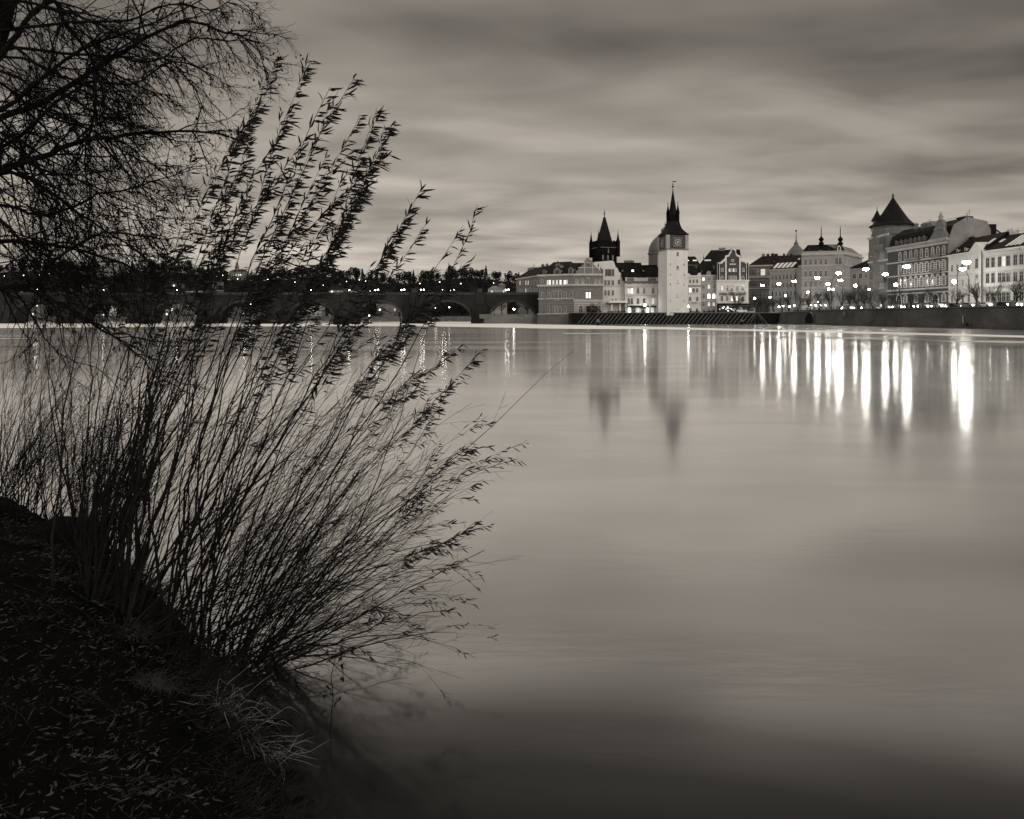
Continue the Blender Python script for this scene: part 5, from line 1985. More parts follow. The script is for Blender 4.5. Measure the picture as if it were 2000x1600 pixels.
def leafy_crown(mb, rng, c, rx, rz, n, size, conic=False):
    for _ in range(n):
        if conic:
            t = rng.random() ** .7
            r = rx * (1 - t) * rng.uniform(.4, 1.05)
            a = rng.uniform(0, 6.28)
            p = Vector((c[0] + r * math.cos(a), c[1] + r * math.sin(a), c[2] - rz + 2 * rz * t))
        else:
            d = Vector((rng.gauss(0, 1), rng.gauss(0, 1), rng.gauss(0, 1))).normalized() * rng.uniform(.55, 1.08)
            k = 1 + .35 * mn.noise(d * 2.3 + Vector(c) * .13)
            p = Vector((c[0] + d.x * rx * k, c[1] + d.y * rx * k, c[2] + d.z * rz * k))
        u = Vector((rng.gauss(0, 1), rng.gauss(0, 1), rng.gauss(0, 1))).normalized() * size * rng.uniform(.5, 1.2)
        v = u.cross(Vector((rng.gauss(0, 1), rng.gauss(0, 1), rng.gauss(0, 1)))).normalized() * size * rng.uniform(.4, 1)
        mb.add([p - u, p + v * .8, p + u, p - v], [(0, 1, 2, 3)])


def hill_forest():
    rng = random.Random(41)
    b = MB()
    for i in range(1500):
        Y = rng.uniform(625, 985)
        px = rng.uniform(-120, 1120)
        x = (px - HX) * Y / F
        z = hill_h(x, Y)
        h = rng.uniform(7, 12)
        leafy_crown(b, rng, (x, Y, z + h * .5), h * .42, h * .55, 46, 1.0, rng.random() < .2)
    tag(b.build('hillside_forest', G['farleaf']), kind='stuff')
    # trees that stand out on the crest
    P = []
    for k in range(3):
        mb, t = MB(), MB()
        t.tube([(0, 0, -1), (0, 0, 12 if k else 9)], [.5, .2], 5)
        for j in range(6):
            a = j * 1.05
            t.tube([(0, 0, 4 + j * .8), (2.4 * math.cos(a), 2.4 * math.sin(a), 6.4 + j * .8)], [.2, .06], 4)
        if k == 0:
            leafy_crown(mb, rng, (0, 0, 8), 3.6, 8, 520, .75, True)
        elif k == 1:
            leafy_crown(mb, rng, (0, 0, 9), 4.6, 5.5, 620, .7)
            leafy_crown(mb, rng, (2.2, 0, 12), 2.4, 2.6, 160, .6)
        else:
            leafy_crown(mb, rng, (-1.5, 0, 10), 3.2, 4.2, 360, .6)
            leafy_crown(mb, rng, (2.2, 1, 7.5), 2.8, 3.4, 260, .6)
        r = empty('hill_tree', (0, 0, 0), 0, 'x', 'tree', 'trees along the crest of the hill')
        t.build('trunk', G['bark'], r)
        mb.build('crown', G['farleaf'], r)
        P.append(r)
    bt = [bare_tree('bare_hill_tree', 60 + i, 13, 'x', 'tree', 'bare trees along the crest of the hill', cm=G['fartwig'], crad=.07, kids=(9, 7, 6, 4), up=.4, shrink=.7) for i in range(2)]
    labs = ['dark pointed conifer standing on the hill crest', 'dark round topped tree standing on the hill crest', 'dark lopsided tree standing on the hill crest',
            'bare twiggy tree standing on the hill crest', 'bare twiggy tree standing on the hill crest']
    allp = P + bt
    used = set()
    for i in range(125):
        px = -30 + i * 8.7 + rng.uniform(-5, 5)
        if 182 < px < 236 or 446 < px < 480:
            continue
        Y = rng.uniform(930, 985)
        k = rng.choice((0, 0, 1, 1, 1, 2, 2, 3, 4, 4))
        o = allp[k] if k not in used else copy_tree(allp[k])
        used.add(k)
        o['label'] = labs[k]
        x = (px - HX) * Y / F
        o.location = (x, Y, hill_h(x, Y) - 1)
        o.rotation_euler = (0, 0, rng.uniform(0, 6))
        s = rng.uniform(.75, 1.25)
        o.scale = (s, s, s)
    # trees on the far quay among the houses
    for i in range(26):
        px = -20 + i * 37 + rng.uniform(-8, 8)
        k = rng.choice((1, 2, 3, 4))
        o = copy_tree(allp[k], label='dark tree among the small houses on the far bank' if k < 3 else 'bare tree among the small houses on the far bank')
        o['group'] = 'dark trees on the far bank' if k < 3 else 'bare trees on the far bank'
        Y = rng.uniform(640, 690) if i % 2 else 613
        o.location = ((px - HX) * Y / F, Y, 2.5)
        s = rng.uniform(.7, 1.05)
        o.scale = (s, s, s)


hill_forest()

# ------------------------------------------------------------------ vehicles and things on the landing


def car(name, paint, label, cat, group, van=False):
    r = empty(name, (0, 0, 0), 0, label, cat, group)
    if van:
        prof = [(-2.6, .35), (2.5, .35), (2.6, 1.0), (2.1, 1.25), (1.5, 2.3), (-2.55, 2.35), (-2.6, .5)]
    else:
        prof = [(-2.1, .3), (2.1, .3), (2.15, .75), (1.2, .95), (.5, 1.42), (-1.0, 1.45), (-1.9, 1.0), (-2.15, .9)]
    MB().prism(prof, -.87, .87).build('body', paint, r)
    g = MB()
    if van:
        g.prism([(.6, 1.3), (1.85, 1.3), (1.5, 2.1), (.6, 2.1)], -.89, .89).box(-2.0, .2, -.885, .885, 1.45, 1.95)
    else:
        g.prism([(-.1, .98), (.95, .98), (.42, 1.36), (-.1, 1.36)], -.89, .89).prism([(-1.55, 1.0), (-.2, .98), (-.2, 1.38), (-1.0, 1.38)], -.885, .885)
    g.build('window', G['pane'], r)
    for x in (-1.35, 1.35):
        for y in (-.8, .8):
            w = MB()
            w.prism([(.32 * math.cos(a * .524), .32 * math.sin(a * .524)) for a in range(12)], -.12, .12)
            o = w.build('wheel', G['rubber'], r)
            o.location = (x, y, .33)
    for y in (-.62, .62):
        o = MB().ball((0, 0, 0), .17, 1, 8).build('headlight', emit('headlight_glow', 90), r, True)
        o.location = (prof[2][0] - .04, y, .68)
        o = MB().ball((0, 0, 0), .12, 1, 8).build('tail_light', emit('tail_light_glow', 12), r, True)
        o.location = (prof[0][0] - .02, y, .75)
    return r


cars = [car('parked_car', G['car_g'], 'x', 'car', 'cars queuing along the embankment street'), car('parked_car', G['car_d'], 'x', 'car', 'cars queuing along the embankment street'),
        car('parked_car', G['car_w'], 'x', 'car', 'cars queuing along the embankment street')]
n = 0
px = 1642.0
i = 0
while px < 2030 and n < 24:
    if not 1683 < px < 1712:
        Y = bankY(px, 13 if n % 2 else 10)
        o = cars[n % 3] if n < 3 else copy_tree(cars[n % 3])
        o['label'] = '%s car with lit headlights behind the quay railing, %s from the left of the queue' % (('grey', 'dark', 'white')[n % 3], ORD[n])
        o.location = ((px - HX) * Y / F, Y, 5.504)
        o.rotation_euler = (0, 0, R(-90 + 3) if n % 2 else R(-90 + 4))
        n += 1
    px += 9 + (px - 1642) * .028
v = car('van', G['car_w'], 'white van with dark windows parked at the foot of the clock tower', 'van', None, True)
v.location = ((1334 - HX) * 322 / F, 322, 4.604)
v2 = copy_tree(v, label='white van parked by the glazed ground floor under the bare tree')
v2.location = ((1446 - HX) * 324 / F, 324, 4.604)
for k in v.children:
    if k.name.startswith(('headlight', 'tail')):
        k.data = k.data.copy()
        k.data.materials[0] = G['pane2']
for k in v2.children:
    if k.name.startswith(('headlight', 'tail')):
        k.data = v.children[-1].data
k = empty('kiosk', ((1458 - HX) * 325 / F, 325, 4.604), 0, 'small pale kiosk between the van and the street lamps', 'kiosk')
MB().box(0, 3.6, 0, 2.2, 0, 2.1).build('wall', G['plaster2'], k)
MB().box(-.2, 3.8, -.3, 2.4, 2.1, 2.3).build('roof', G['metal_roof'], k)
MB().box(.6, 3.0, -.03, -.01, .9, 1.8).build('window', G['pane2'], k)
for px, h, lab in ((1195, 4.0, 'closed white parasol on the terrace, left of the pair'), (1211, 4.0, 'closed white parasol on the terrace, right of the pair'),
                   (1269, 5.4, 'tall closed pale parasol before the lit restaurant front')):
    p = empty('parasol', ((px - HX) * 323 / F, 323, 4.6), 0, lab, 'parasol')
    MB().lathe([(.3, 0), (.3, .1), (.05, .12), (.05, h)], 8).build('pole', G['stone_d'], p)
    MB().lathe([(.16, .8), (.38, 1.0), (.34, 1.7), (.26, h * .62), (.16, h * .85), (.04, h)], 8).build('canopy', G['canvas'], p)


def hedge(x0, x1, Y, h, lab, seed):
    rng = random.Random(seed)
    b = MB()
    X0, X1 = (x0 - HX) * Y / F, (x1 - HX) * Y / F
    for _ in range(int((X1 - X0) * 60)):
        p = Vector((rng.uniform(X0, X1), Y + rng.uniform(-.5, .5), 4.6))
        hh = h * (0.75 + .35 * mn.noise(Vector((p.x * .7, 0, seed))))
        p.z += rng.uniform(0, hh)
        u = Vector((rng.gauss(0, 1), rng.gauss(0, 1), rng.gauss(0, 1))).normalized() * .16
        w_ = u.cross(Vector((rng.gauss(0, 1), rng.gauss(0, 1), 1))).normalized() * .12
        b.add([p - u, p + w_, p + u, p - w_], [(0, 1, 2, 3)])
    tag(b.build('hedge', G['leaf']), lab, 'hedge')


hedge(1346, 1368, 319.6, 1.0, 'low dark hedge on the landing edge under the narrow houses', 3)
hedge(1376, 1396, 319.6, 1.3, 'rounded dark hedge on the landing edge left of the brick gable building', 4)
hedge(1186, 1222, 319.6, 1.2, 'dark hedge in front of the terrace with closed parasols', 6)
for px, Y, h, lab in ((1168, 262, 2.3, 'short pale topped mooring post standing in the water before the museum'), (1449, 296, 2.0, 'short mooring post in the water before the landing wall, right side')):
    p = empty('mooring_post', ((px - HX) * Y / F, Y, 0), 0, lab, 'post')
    MB().lathe([(.62, -1), (.6, .35), (.5, .5), (.46, 1.2)], 9).build('post', G['timber_d'], p)
    MB().lathe([(.52, 1.2), (.58, 1.5), (.48, h - .25), (.2, h)], 9).build('post_cap', G['timber'], p)


def boat(px, Y, lab, L=9):
    b = empty('moored_boat', ((px - HX) * Y / F, Y, 0), 0, lab, 'boat', 'boats moored near the bridge')
    n = 10
    vs = []
    for i in range(n + 1):
        t = i / n
        w_ = 1.3 * math.sin(math.pi * min(1, t * .85 + .15)) ** .6
        x = (t - .5) * L
        vs += [(x, -w_, .75 + .5 * (t - .4) ** 2), (x, -w_ * .6, -.2), (x, w_ * .6, -.2), (x, w_, .75 + .5 * (t - .4) ** 2)]
    fs = [(4 * i + k, 4 * i + 4 + k, 4 * i + 5 + k, 4 * i + 1 + k) for i in range(n) for k in range(3)]
    MB().add(vs, fs + [(0, 1, 2, 3), (4 * n + 3, 4 * n + 2, 4 * n + 1, 4 * n)]).build('hull', G['timber_d'], b)
    MB().frustum(-2.6, 1.6, -.85, .85, .3, 1.7, .2, .6, .1, .1).build('cabin', G['car_d'], b)
    MB().box(-2.2, .6, -.87, .87, 1.0, 1.4).build('window', G['pane2'], b)


boat(498, 330, 'dark low boat moored in front of the bridge behind the willow shoots')
boat(540, 334, 'second dark boat moored right of the first before the bridge', 11)
# ------------------------------------------------------------------ foreground bank plants


def bez(a, b, c, d, n):
    out = []
    for i in range(n + 1):
        t = i / n
        s = 1 - t
        out.append(a * s ** 3 + b * 3 * s * s * t + c * 3 * s * t * t + d * t ** 3)
    return out


def leaf(mb, p, d, ln, wd, rng, bend=.25):
    d = d.normalized()
    s = d.cross(Vector((rng.gauss(0, 1), rng.gauss(0, 1), rng.gauss(0, .5))))
    if s.length < .01:
        return
    s.normalize()
    n = s.cross(d)
    m1, m2, tip = p + d * ln * .35 + n * ln * .04, p + d * ln * .7 - n * ln * bend * .3, p + d * ln - n * ln * bend
    w = wd / 2
    mb.add([p, m1 - s * w, m1 + s * w, m2 - s * w * .75, m2 + s * w * .75, tip], [(0, 1, 2), (1, 3, 4, 2), (3, 5, 4)])


WIND = Vector((.42, .05, -.34))


def stem(S, T, Lf, rng, B, tip, r0, bow, leafy=0.0, side=10, ldens=38, lsize=.078, sl=.55, seg=14, c1=.0):
    d = tip - B
    L = d.length
    up = Vector((0, 0, 1))
    perp = (up - d.normalized() * d.normalized().z)
    if perp.length < .05:
        perp = Vector((-1, 0, 0))
    perp.normalize()
    if d.z > abs(d.x) * 3:
        perp = Vector((-1, 0, .1)).normalized()
    pts = bez(B, B + d * .3 + perp * bow * L + Vector((rng.gauss(0, .04), rng.gauss(0, .06), 0)) * L, B + d * .68 + perp * (bow * .6 + rng.gauss(.02, .05)) * L + Vector((rng.gauss(0, .025), rng.gauss(0, .04), rng.gauss(0, .02))) * L, tip, seg)
    for i in range(2, seg):
        pts[i] = pts[i] + Vector((rng.gauss(0, 1), rng.gauss(0, 1), rng.gauss(0, 1))) * L * .0045
    rs = [max(r0 * (1 - .86 * (i / seg) ** .8), .0013) for i in range(seg + 1)]
    S.tube(pts, rs, 5, True)

    def leaves(P, t0, dens, size):
        for i in range(len(P) - 1):
            tt = i / (len(P) - 1)
            if tt < t0:
                continue
            a, b = P[i], P[i + 1]
            tg = (b - a)
            n = tg.length * dens
            n = int(n) + (1 if rng.random() < n % 1 else 0)
            tg.normalize()
            for k in range(n):
                q = a.lerp(b, rng.random())
                o = tg.cross(Vector((rng.gauss(0, 1), rng.gauss(0, 1), rng.gauss(0, 1))))
                if o.length < .01:
                    continue
                dd = tg * .55 + o.normalized() * .6 + WIND * rng.uniform(.5, 1.6)
                leaf(Lf, q, dd, size * rng.uniform(.6, 1.25), size * .15, rng, rng.uniform(-.15, .35))
    if leafy:
        leaves(pts, 1 - leafy, ldens, lsize)
    for k in range(side):
        t = rng.uniform(.22, .97)
        i = min(seg - 1, int(t * seg))
        a = pts[i].lerp(pts[i + 1], t * seg - i)
        tg = (pts[i + 1] - pts[i]).normalized()
        o = tg.cross(Vector((rng.gauss(0, 1), rng.gauss(0, 1), rng.gauss(0, 1)))).normalized()
        an = rng.uniform(.2, .6)
        dd = tg * math.cos(an) + o * math.sin(an)
        ln = sl * rng.uniform(.35, 1.1) * (1.15 - .7 * t)
        b1 = a + dd * ln * .5
        e = b1 + (dd + WIND * .5 + Vector((0, 0, rng.uniform(-.1, .35)))).normalized() * ln * .5
        P = bez(a, a + dd * ln * .3, b1, e, 6)
        rr = min(rs[i] * .6, .0042)
        T.tube(P, [max(rr * (1 - .75 * j / 6), .0011) for j in range(7)], 3, False)
        if leafy and t > 1 - leafy * 1.15:
            leaves(P, .15, ldens * .85, lsize * .9)
        elif rng.random() < .05:
            leaves(P, .7, 30, lsize * .7)
        if rng.random() < .55:
            for _ in range(2):
                j = rng.randint(2, 5)
                q = P[j]
                d3 = (P[j + 1] - P[j]).normalized() + Vector((rng.gauss(0, .5), rng.gauss(0, .5), rng.gauss(0, .5)))
                l3 = ln * rng.uniform(.15, .4)
                T.tube([q, q + d3.normalized() * l3 * .5, q + (d3.normalized() + Vector((.1, 0, .12))).normalized() * l3], [.0016, .0013, .001], 3, False)
    return pts


def px_base(px, Y):
    X = (px - HX) * Y / F
    return Vector((X, Y, bankz(X, Y) - .03))


def main_willow():
    rng = random.Random(2024)
    root = empty('willow_bush', (-2.9, 6.3, bankz(-2.9, 6.3)), 0, 'large willow bush of slender stems with leafy tips leaning right over the water', 'bush')
    S, T, Lf = MB(), MB(), MB()
    bases = []
    for i in range(60):
        t = rng.random()
        X = -3.75 + 1.6 * t + rng.gauss(0, .08)
        Y = 6.05 + .6 * t + rng.gauss(0, .16)
        bases.append(Vector((X, Y, bankz(X, Y) - .04)))

    def pick(pxx):
        # stems heading right start on the right side of the stool
        c = -3.4 + 1.1 * min(1, max(0, (pxx - 300) / 650))
        return min(rng.sample(bases, 14), key=lambda b: abs(b.x - c) + rng.uniform(0, 1.25))
    plumes = [(540, 110, .42, 52), (602, 116, .36, 44), (575, 205, .34, 40), (690, 156, .34, 42), (645, 170, .3, 34), (736, 212, .42, 50), (768, 240, .42, 60), (762, 300, .4, 60), (722, 345, .36, 52), (640, 300, .36, 40),
              (690, 290, .34, 36), (560, 330, .4, 44), (505, 210, .4, 44), (476, 300, .45, 34), (822, 370, .34, 46), (806, 400, .36, 40), (832, 438, .26, 32), (770, 470, .3, 28), (932, 400, .32, 40), (905, 440, .22, 24),
              (917, 508, .26, 30), (846, 560, .26, 30), (553, 420, .36, 46), (660, 400, .32, 32), (600, 470, .32, 34), (442, 372, .42, 34), (400, 440, .4, 34), (690, 520, .28, 28), (740, 560, .28, 26), (350, 330, .38, 30),
              (245, 372, .3, 40), (415, 480, .2, 54), (500, 530, .3, 30), (620, 560, .3, 30), (590, 610, .25, 30), (800, 600, .28, 30), (700, 640, .25, 28), (650, 700, .2, 28), (380, 250, .3, 24), (330, 470, .3, 24)]
    for px, py, lf, dn in plumes:
        Y = rng.uniform(5.5, 7.6)
        tip = at(px, py, Y)
        stem(S, T, Lf, rng, pick(px), tip, rng.uniform(.007, .013), rng.uniform(-.01, .14), lf, 13, dn * 1.25, .112, .44)
        if py < 320 and px > 480 and rng.random() < .6:
            Y = rng.uniform(5.5, 7.6)
            stem(S, T, Lf, rng, pick(px), at(px + rng.uniform(-34, 20), py + rng.uniform(5, 90), Y), rng.uniform(.005, .009), rng.uniform(-.01, .15), lf * .9, 9, dn * 1.2, .1, .42)
    low = [(962, 704, .22), (942, 672, .2), (920, 742, .2), (905, 690, .2), (880, 800, .16), (992, 872, .12), (968, 868, .12), (940, 880, .18), (982, 936, .12), (950, 915, .14), (905, 935, .22), (870, 960, .2), (968, 1018, .1),
           (942, 1038, .1), (915, 1060, .12), (930, 1108, .08), (893, 1070, .1), (865, 1142, .1), (850, 1075, .1), (905, 1180, .05), (932, 1196, .12), (835, 1232, .08), (800, 1205, .14), (780, 1185, .14), (890, 1250, .05), (835, 1308, .0),
           (930, 1235, .0), (760, 1280, .08), (700, 1250, .0), (985, 1075, .0), (860, 720, .18), (820, 760, .12), (780, 680, .2), (845, 640, .22), (1122, 684, .04)]
    for px, py, lf in low:
        Y = rng.uniform(5.4, 7.4)
        b = pick(px)
        r = .009 if px > 1100 else rng.uniform(.007, .013)
        stem(S, T, Lf, rng, b, at(px - (38 if px < 1100 else 0), py, Y), r, rng.uniform(-.04, .12) if py < 1150 else rng.uniform(.0, .12), lf, 6 if px > 1100 else 11, 60, .078, .5)
    # the dense fan of bare stems
    Lt = [(-18, 500), (0, 560), (15, 620), (30, 670), (45, 760), (60, 800), (75, 760), (90, 690), (108, 560)]

    def Lpx(th):
        for (a, la), (b, lb) in zip(Lt, Lt[1:]):
            if th <= b:
                return la + (lb - la) * (th - a) / (b - a)
        return Lt[-1][1]
    for i in range(160):
        th = rng.triangular(-18, 106, 36)
        L = Lpx(th) * rng.uniform(.5, 1.0)
        bx, by = rng.uniform(240, 460), 1245
        tx, ty = bx + L * math.cos(R(th)), by - L * math.sin(R(th))
        b = pick(tx if th < 70 else 300)
        r = rng.choice((.003, .0035, .004, .005, .006, .008, .010))
        stem(S, T, Lf, rng, b, at(tx, ty, rng.uniform(5.3, 7.7)), r if th > 20 else min(r, .005), rng.gauss(.035, .12) if th > 25 else rng.uniform(.06, .26), rng.choice((0, 0, 0, .08, .14)), rng.randint(9, 20) if th > 15 else rng.randint(4, 9), 30, .07, .8)
    for tx, ty, r in ((352, 520, .026), (330, 610, .020), (368, 560, .018), (300, 700, .018), (392, 640, .017), (430, 600, .018), (470, 640, .017), (255, 720, .017), (540, 620, .018), (610, 690, .017), (650, 820, .02), (720, 900, .018)):
        stem(S, T, Lf, rng, pick(tx - 60), at(tx, ty, rng.uniform(6, 7)), r, rng.uniform(.0, .06), 0, 16, 30, .06, .6)
    for o in (S.build('stems', G['bark2']), T.build('twigs', G['bark2']), Lf.build('foliage', G['leaf'])):
        o.parent = root
        o.location = -root.location


main_willow()


def side_bush(name, label, seed, bases, n, th, L, r, Yr, leafy=0, ls=.05, side=10, sl=.4, mats=('bark2', 'bark2', 'leaf'), dens=30):
    rng = random.Random(seed)
    c = px_base(*bases[0])
    root = empty(name, c, 0, label, 'bush')
    S, T, Lf = MB(), MB(), MB()
    for i in range(n):
        bp = rng.choice(bases)
        B = px_base(bp[0] + rng.gauss(0, 14), bp[1] + rng.gauss(0, .1))
        py0 = HY + (EYE - B.z) * F / B.y
        a = R(rng.triangular(*th))
        l = rng.uniform(*L)
        bx = HX + B.x * F / B.y
        stem(S, T, Lf, rng, B, at(bx + l * math.cos(a), py0 - l * math.sin(a), rng.uniform(*Yr)), rng.uniform(*r), rng.uniform(-.02, .1), leafy if rng.random() < .8 else 0, side, dens, ls, sl)
    for o in (S.build('stems', G[mats[0]]), T.build('twigs', G[mats[1]]), Lf.build('foliage', G[mats[2]])):
        o.parent = root
        o.location = -c


side_bush('willow_bush', 'bare willow bush fanning out at the left edge beside the water', 8, [(60, 9.2), (30, 9.0), (95, 9.4), (5, 9.0)], 100, (35, 108, 68), (170, 400), (.003, .009), (8.3, 10), .0, side=12, sl=.6)
side_bush('bare_shrub', 'upright clump of thick bare stems between the two willow bushes', 9, [(185, 7.3), (215, 7.2), (165, 7.5)], 55, (48, 104, 80), (230, 620), (.006, .014), (6.8, 7.9), .04, side=12, sl=.45)
side_bush('leafy_shrub', 'dense dark small leaved shrub at the waterline behind the bare stems', 10, [(150, 8.2), (180, 8.0), (215, 8.1), (240, 8.0)], 34, (72, 100, 86), (180, 345), (.004, .009), (7.8, 8.6), .85, .042, 12, .28, dens=60)
side_bush('leafy_shrub', 'dark twiggy undergrowth hanging over the water at the right foot of the large bush', 12, [(455, 6.4), (420, 6.3), (480, 6.5)], 26, (-25, 75, 20), (50, 190), (.003, .006), (5.7, 6.4), .6, .035, 16, .3, dens=36)


def overhang_tree():
    rng = random.Random(99)
    base = Vector((-6.1, 7.4, bankz(-6.1, 7.4) - .1))
    root = empty('overhanging_tree', base, 0, 'big dark bare tree at the left edge with twiggy branches hanging over the water', 'tree')
    T, Bm, W = MB(), MB(), MB()
    # trunk stands just outside the left edge and leans over the top corner
    P = [base, Vector((-6.0, 7.4, 1.8)), Vector((-5.75, 7.3, 3.2)), Vector((-5.35, 7.2, 4.6)), Vector((-4.85, 7.1, 5.7)), Vector((-4.5, 7.1, 7.0)), Vector((-4.2, 7.0, 8.4))]
    T.tube(P, [.34, .27, .24, .21, .18, .14, .09], 10)
    mains = [
        (7.2, 11, [(-150, 300), (0, 232), (90, 195), (185, 135), (240, 100), (300, 66), (370, 44), (440, 62), (510, 84)]),
        (6.9, 8, [(-150, 300), (0, 218), (90, 145), (160, 97), (230, 70), (330, 30), (430, -20)]),
        (7.1, 13, [(-90, 190), (0, 110), (60, 30), (105, -10), (160, -90)]),
        (7.3, 8, [(60, 30), (105, 2), (130, 50), (165, 92), (185, 130), (210, 190), (290, 205)]),
        (6.8, 11, [(-130, 400), (0, 336), (70, 310), (165, 274), (205, 270), (290, 259), (400, 258), (447, 268)]),
        (7.4, 7, [(-130, 400), (0, 340), (60, 352), (110, 385), (160, 422), (215, 458), (290, 498), (345, 500)]),
        (7.0, 8, [(-130, 480), (0, 470), (80, 476), (150, 487), (240, 515), (300, 545), (352, 550)]),
        (7.5, 7, [(-120, 340), (0, 292), (50, 255), (110, 200), (185, 160), (260, 165), (340, 120), (420, 150)]),
        (6.6, 6, [(-100, 120), (0, 62), (80, 50), (160, 42), (250, 40), (330, 8), (410, 20), (470, -10)]),
        (7.8, 6, [(-100, 200), (0, 100), (120, 105), (220, 110), (300, 120), (380, 75), (450, 80), (500, 55)]),
        (7.2, 8, [(-120, 560), (0, 560), (70, 556), (92, 520), (140, 486), (205, 455), (280, 462), (330, 470)]),
        (7.1, 6, [(70, 556), (95, 580), (135, 606), (190, 640), (240, 668), (290, 715), (310, 750)]),
        (7.6, 6, [(-110, 420), (0, 400), (70, 420), (130, 410), (190, 380), (250, 370), (310, 350), (380, 330)]),
        (6.7, 6, [(-100, 30), (0, 0), (120, 20), (220, 60), (300, 100), (360, 150), (400, 220)]),
        (7.3, 5, [(185, 135), (186, 180), (182, 230), (170, 275), (166, 330), (180, 400), (178, 450)]),
        (7.5, 5, [(-90, 60), (0, 160), (100, 230), (170, 250), (250, 300), (300, 320), (345, 330)]),
        (7.0, 5, [(-90, 250), (0, 260), (80, 330), (150, 350), (220, 400), (260, 430), (300, 430)]),
        (6.9, 5, [(-90, 430), (0, 430), (60, 500), (100, 520), (170, 540), (230, 560), (290, 590)]),
    ]

    def shoot(p, d, ln, r, lvl):
        seg = 6
        pts, q, dd = [p], p.copy(), d.normalized()
        curl = rng.uniform(.05, .55)
        for i in range(seg):
            f = i / seg
            dd = dd + Vector((rng.gauss(.03, .09), rng.gauss(0, .1), rng.gauss(0, .08) + (-.22 if f < .5 else curl * .55)))
            dd.normalize()
            q = q + dd * ln / seg
            pts.append(q.copy())
        (Bm if lvl == 1 else W).tube(pts, [max(r * (1 - .75 * j / seg), .0014) for j in range(seg + 1)], 4 if lvl == 1 else 3, False)
        if lvl >= 3:
            if rng.random() < .10:
                e = pts[-1]
                s = rng.uniform(.006, .012)
                W.add([e + Vector((-s, 0, 0)), e + Vector((0, -s, 0)), e + Vector((s, 0, 0)), e + Vector((0, s, 0)), e + Vector((0, 0, s * 1.6)), e - Vector((0, 0, s * 1.6))],
                      [(0, 1, 4), (1, 2, 4), (2, 3, 4), (3, 0, 4), (1, 0, 5), (2, 1, 5), (3, 2, 5), (0, 3, 5)])
            return
        n = {1: rng.randint(5, 8), 2: rng.randint(3, 5)}[lvl]
        for k in range(n):
            t = rng.uniform(.12, 1)
            i = min(seg - 1, int(t * seg))
            a = pts[i].lerp(pts[i + 1], t * seg - i)
            tg = (pts[i + 1] - pts[i]).normalized()
            o = tg.cross(Vector((rng.gauss(0, 1), rng.gauss(0, 1), rng.gauss(0, 1)))).normalized()
            an = rng.uniform(.5, 1.1)
            shoot(a, tg * math.cos(an) + o * math.sin(an), ln * rng.uniform(.25, .55), r * .5, lvl + 1)
    for Y, wpx, poly in mains:
        ys = [Y]
        for _ in poly[1:]:
            ys.append(ys[-1] + rng.gauss(0, .1))
        pts = [at(x, y, yy) for (x, y), yy in zip(poly, ys)]
        # smooth the polyline a little
        out = []
        for i in range(len(pts) - 1):
            p0, p1, p2, p3 = pts[max(0, i - 1)], pts[i], pts[i + 1], pts[min(len(pts) - 1, i + 2)]
            for j in range(4):
                t = j / 4
                out.append(.5 * ((2 * p1) + (p2 - p0) * t + (2 * p0 - 5 * p1 + 4 * p2 - p3) * t * t + (3 * p1 - p0 - 3 * p2 + p3) * t ** 3) + Vector((rng.gauss(0, .006), 0, rng.gauss(0, .006))))
        out.append(pts[-1])
        n = len(out)
        r0 = wpx * .62 * Y / F
        Bm.tube(out, [max(r0 * (1 - .85 * (i / n) ** 1.1), .0035) for i in range(n)], 6)
        for i in range(2, n - 1):
            t = i / n
            for _ in range(0 if (poly[-1][1] > 560 and rng.random() < .4) else (2 if rng.random() < (.6 if t < .4 else .15) else 1)):
                tg = (out[i + 1] - out[i]).normalized()
                o = tg.cross(Vector((rng.gauss(0, .6), 1, rng.gauss(0, .6)))).normalized() * rng.choice((-1, 1))
                o = (o + Vector((0, rng.gauss(0, .5), -.1))).normalized()
                an = rng.uniform(.4, 1.15)
                shoot(out[i], tg * math.cos(an) + o * math.sin(an), rng.uniform(.35, 1.2) * (1.05 - .6 * t), max(.006, r0 * .45 * (1 - .5 * t)), 1)
    for o in (T.build('trunk', G['bark']), Bm.build('branches', G['bark']), W.build('twigs', G['twig'])):
        o.parent = root
        o.location = -base


overhang_tree()


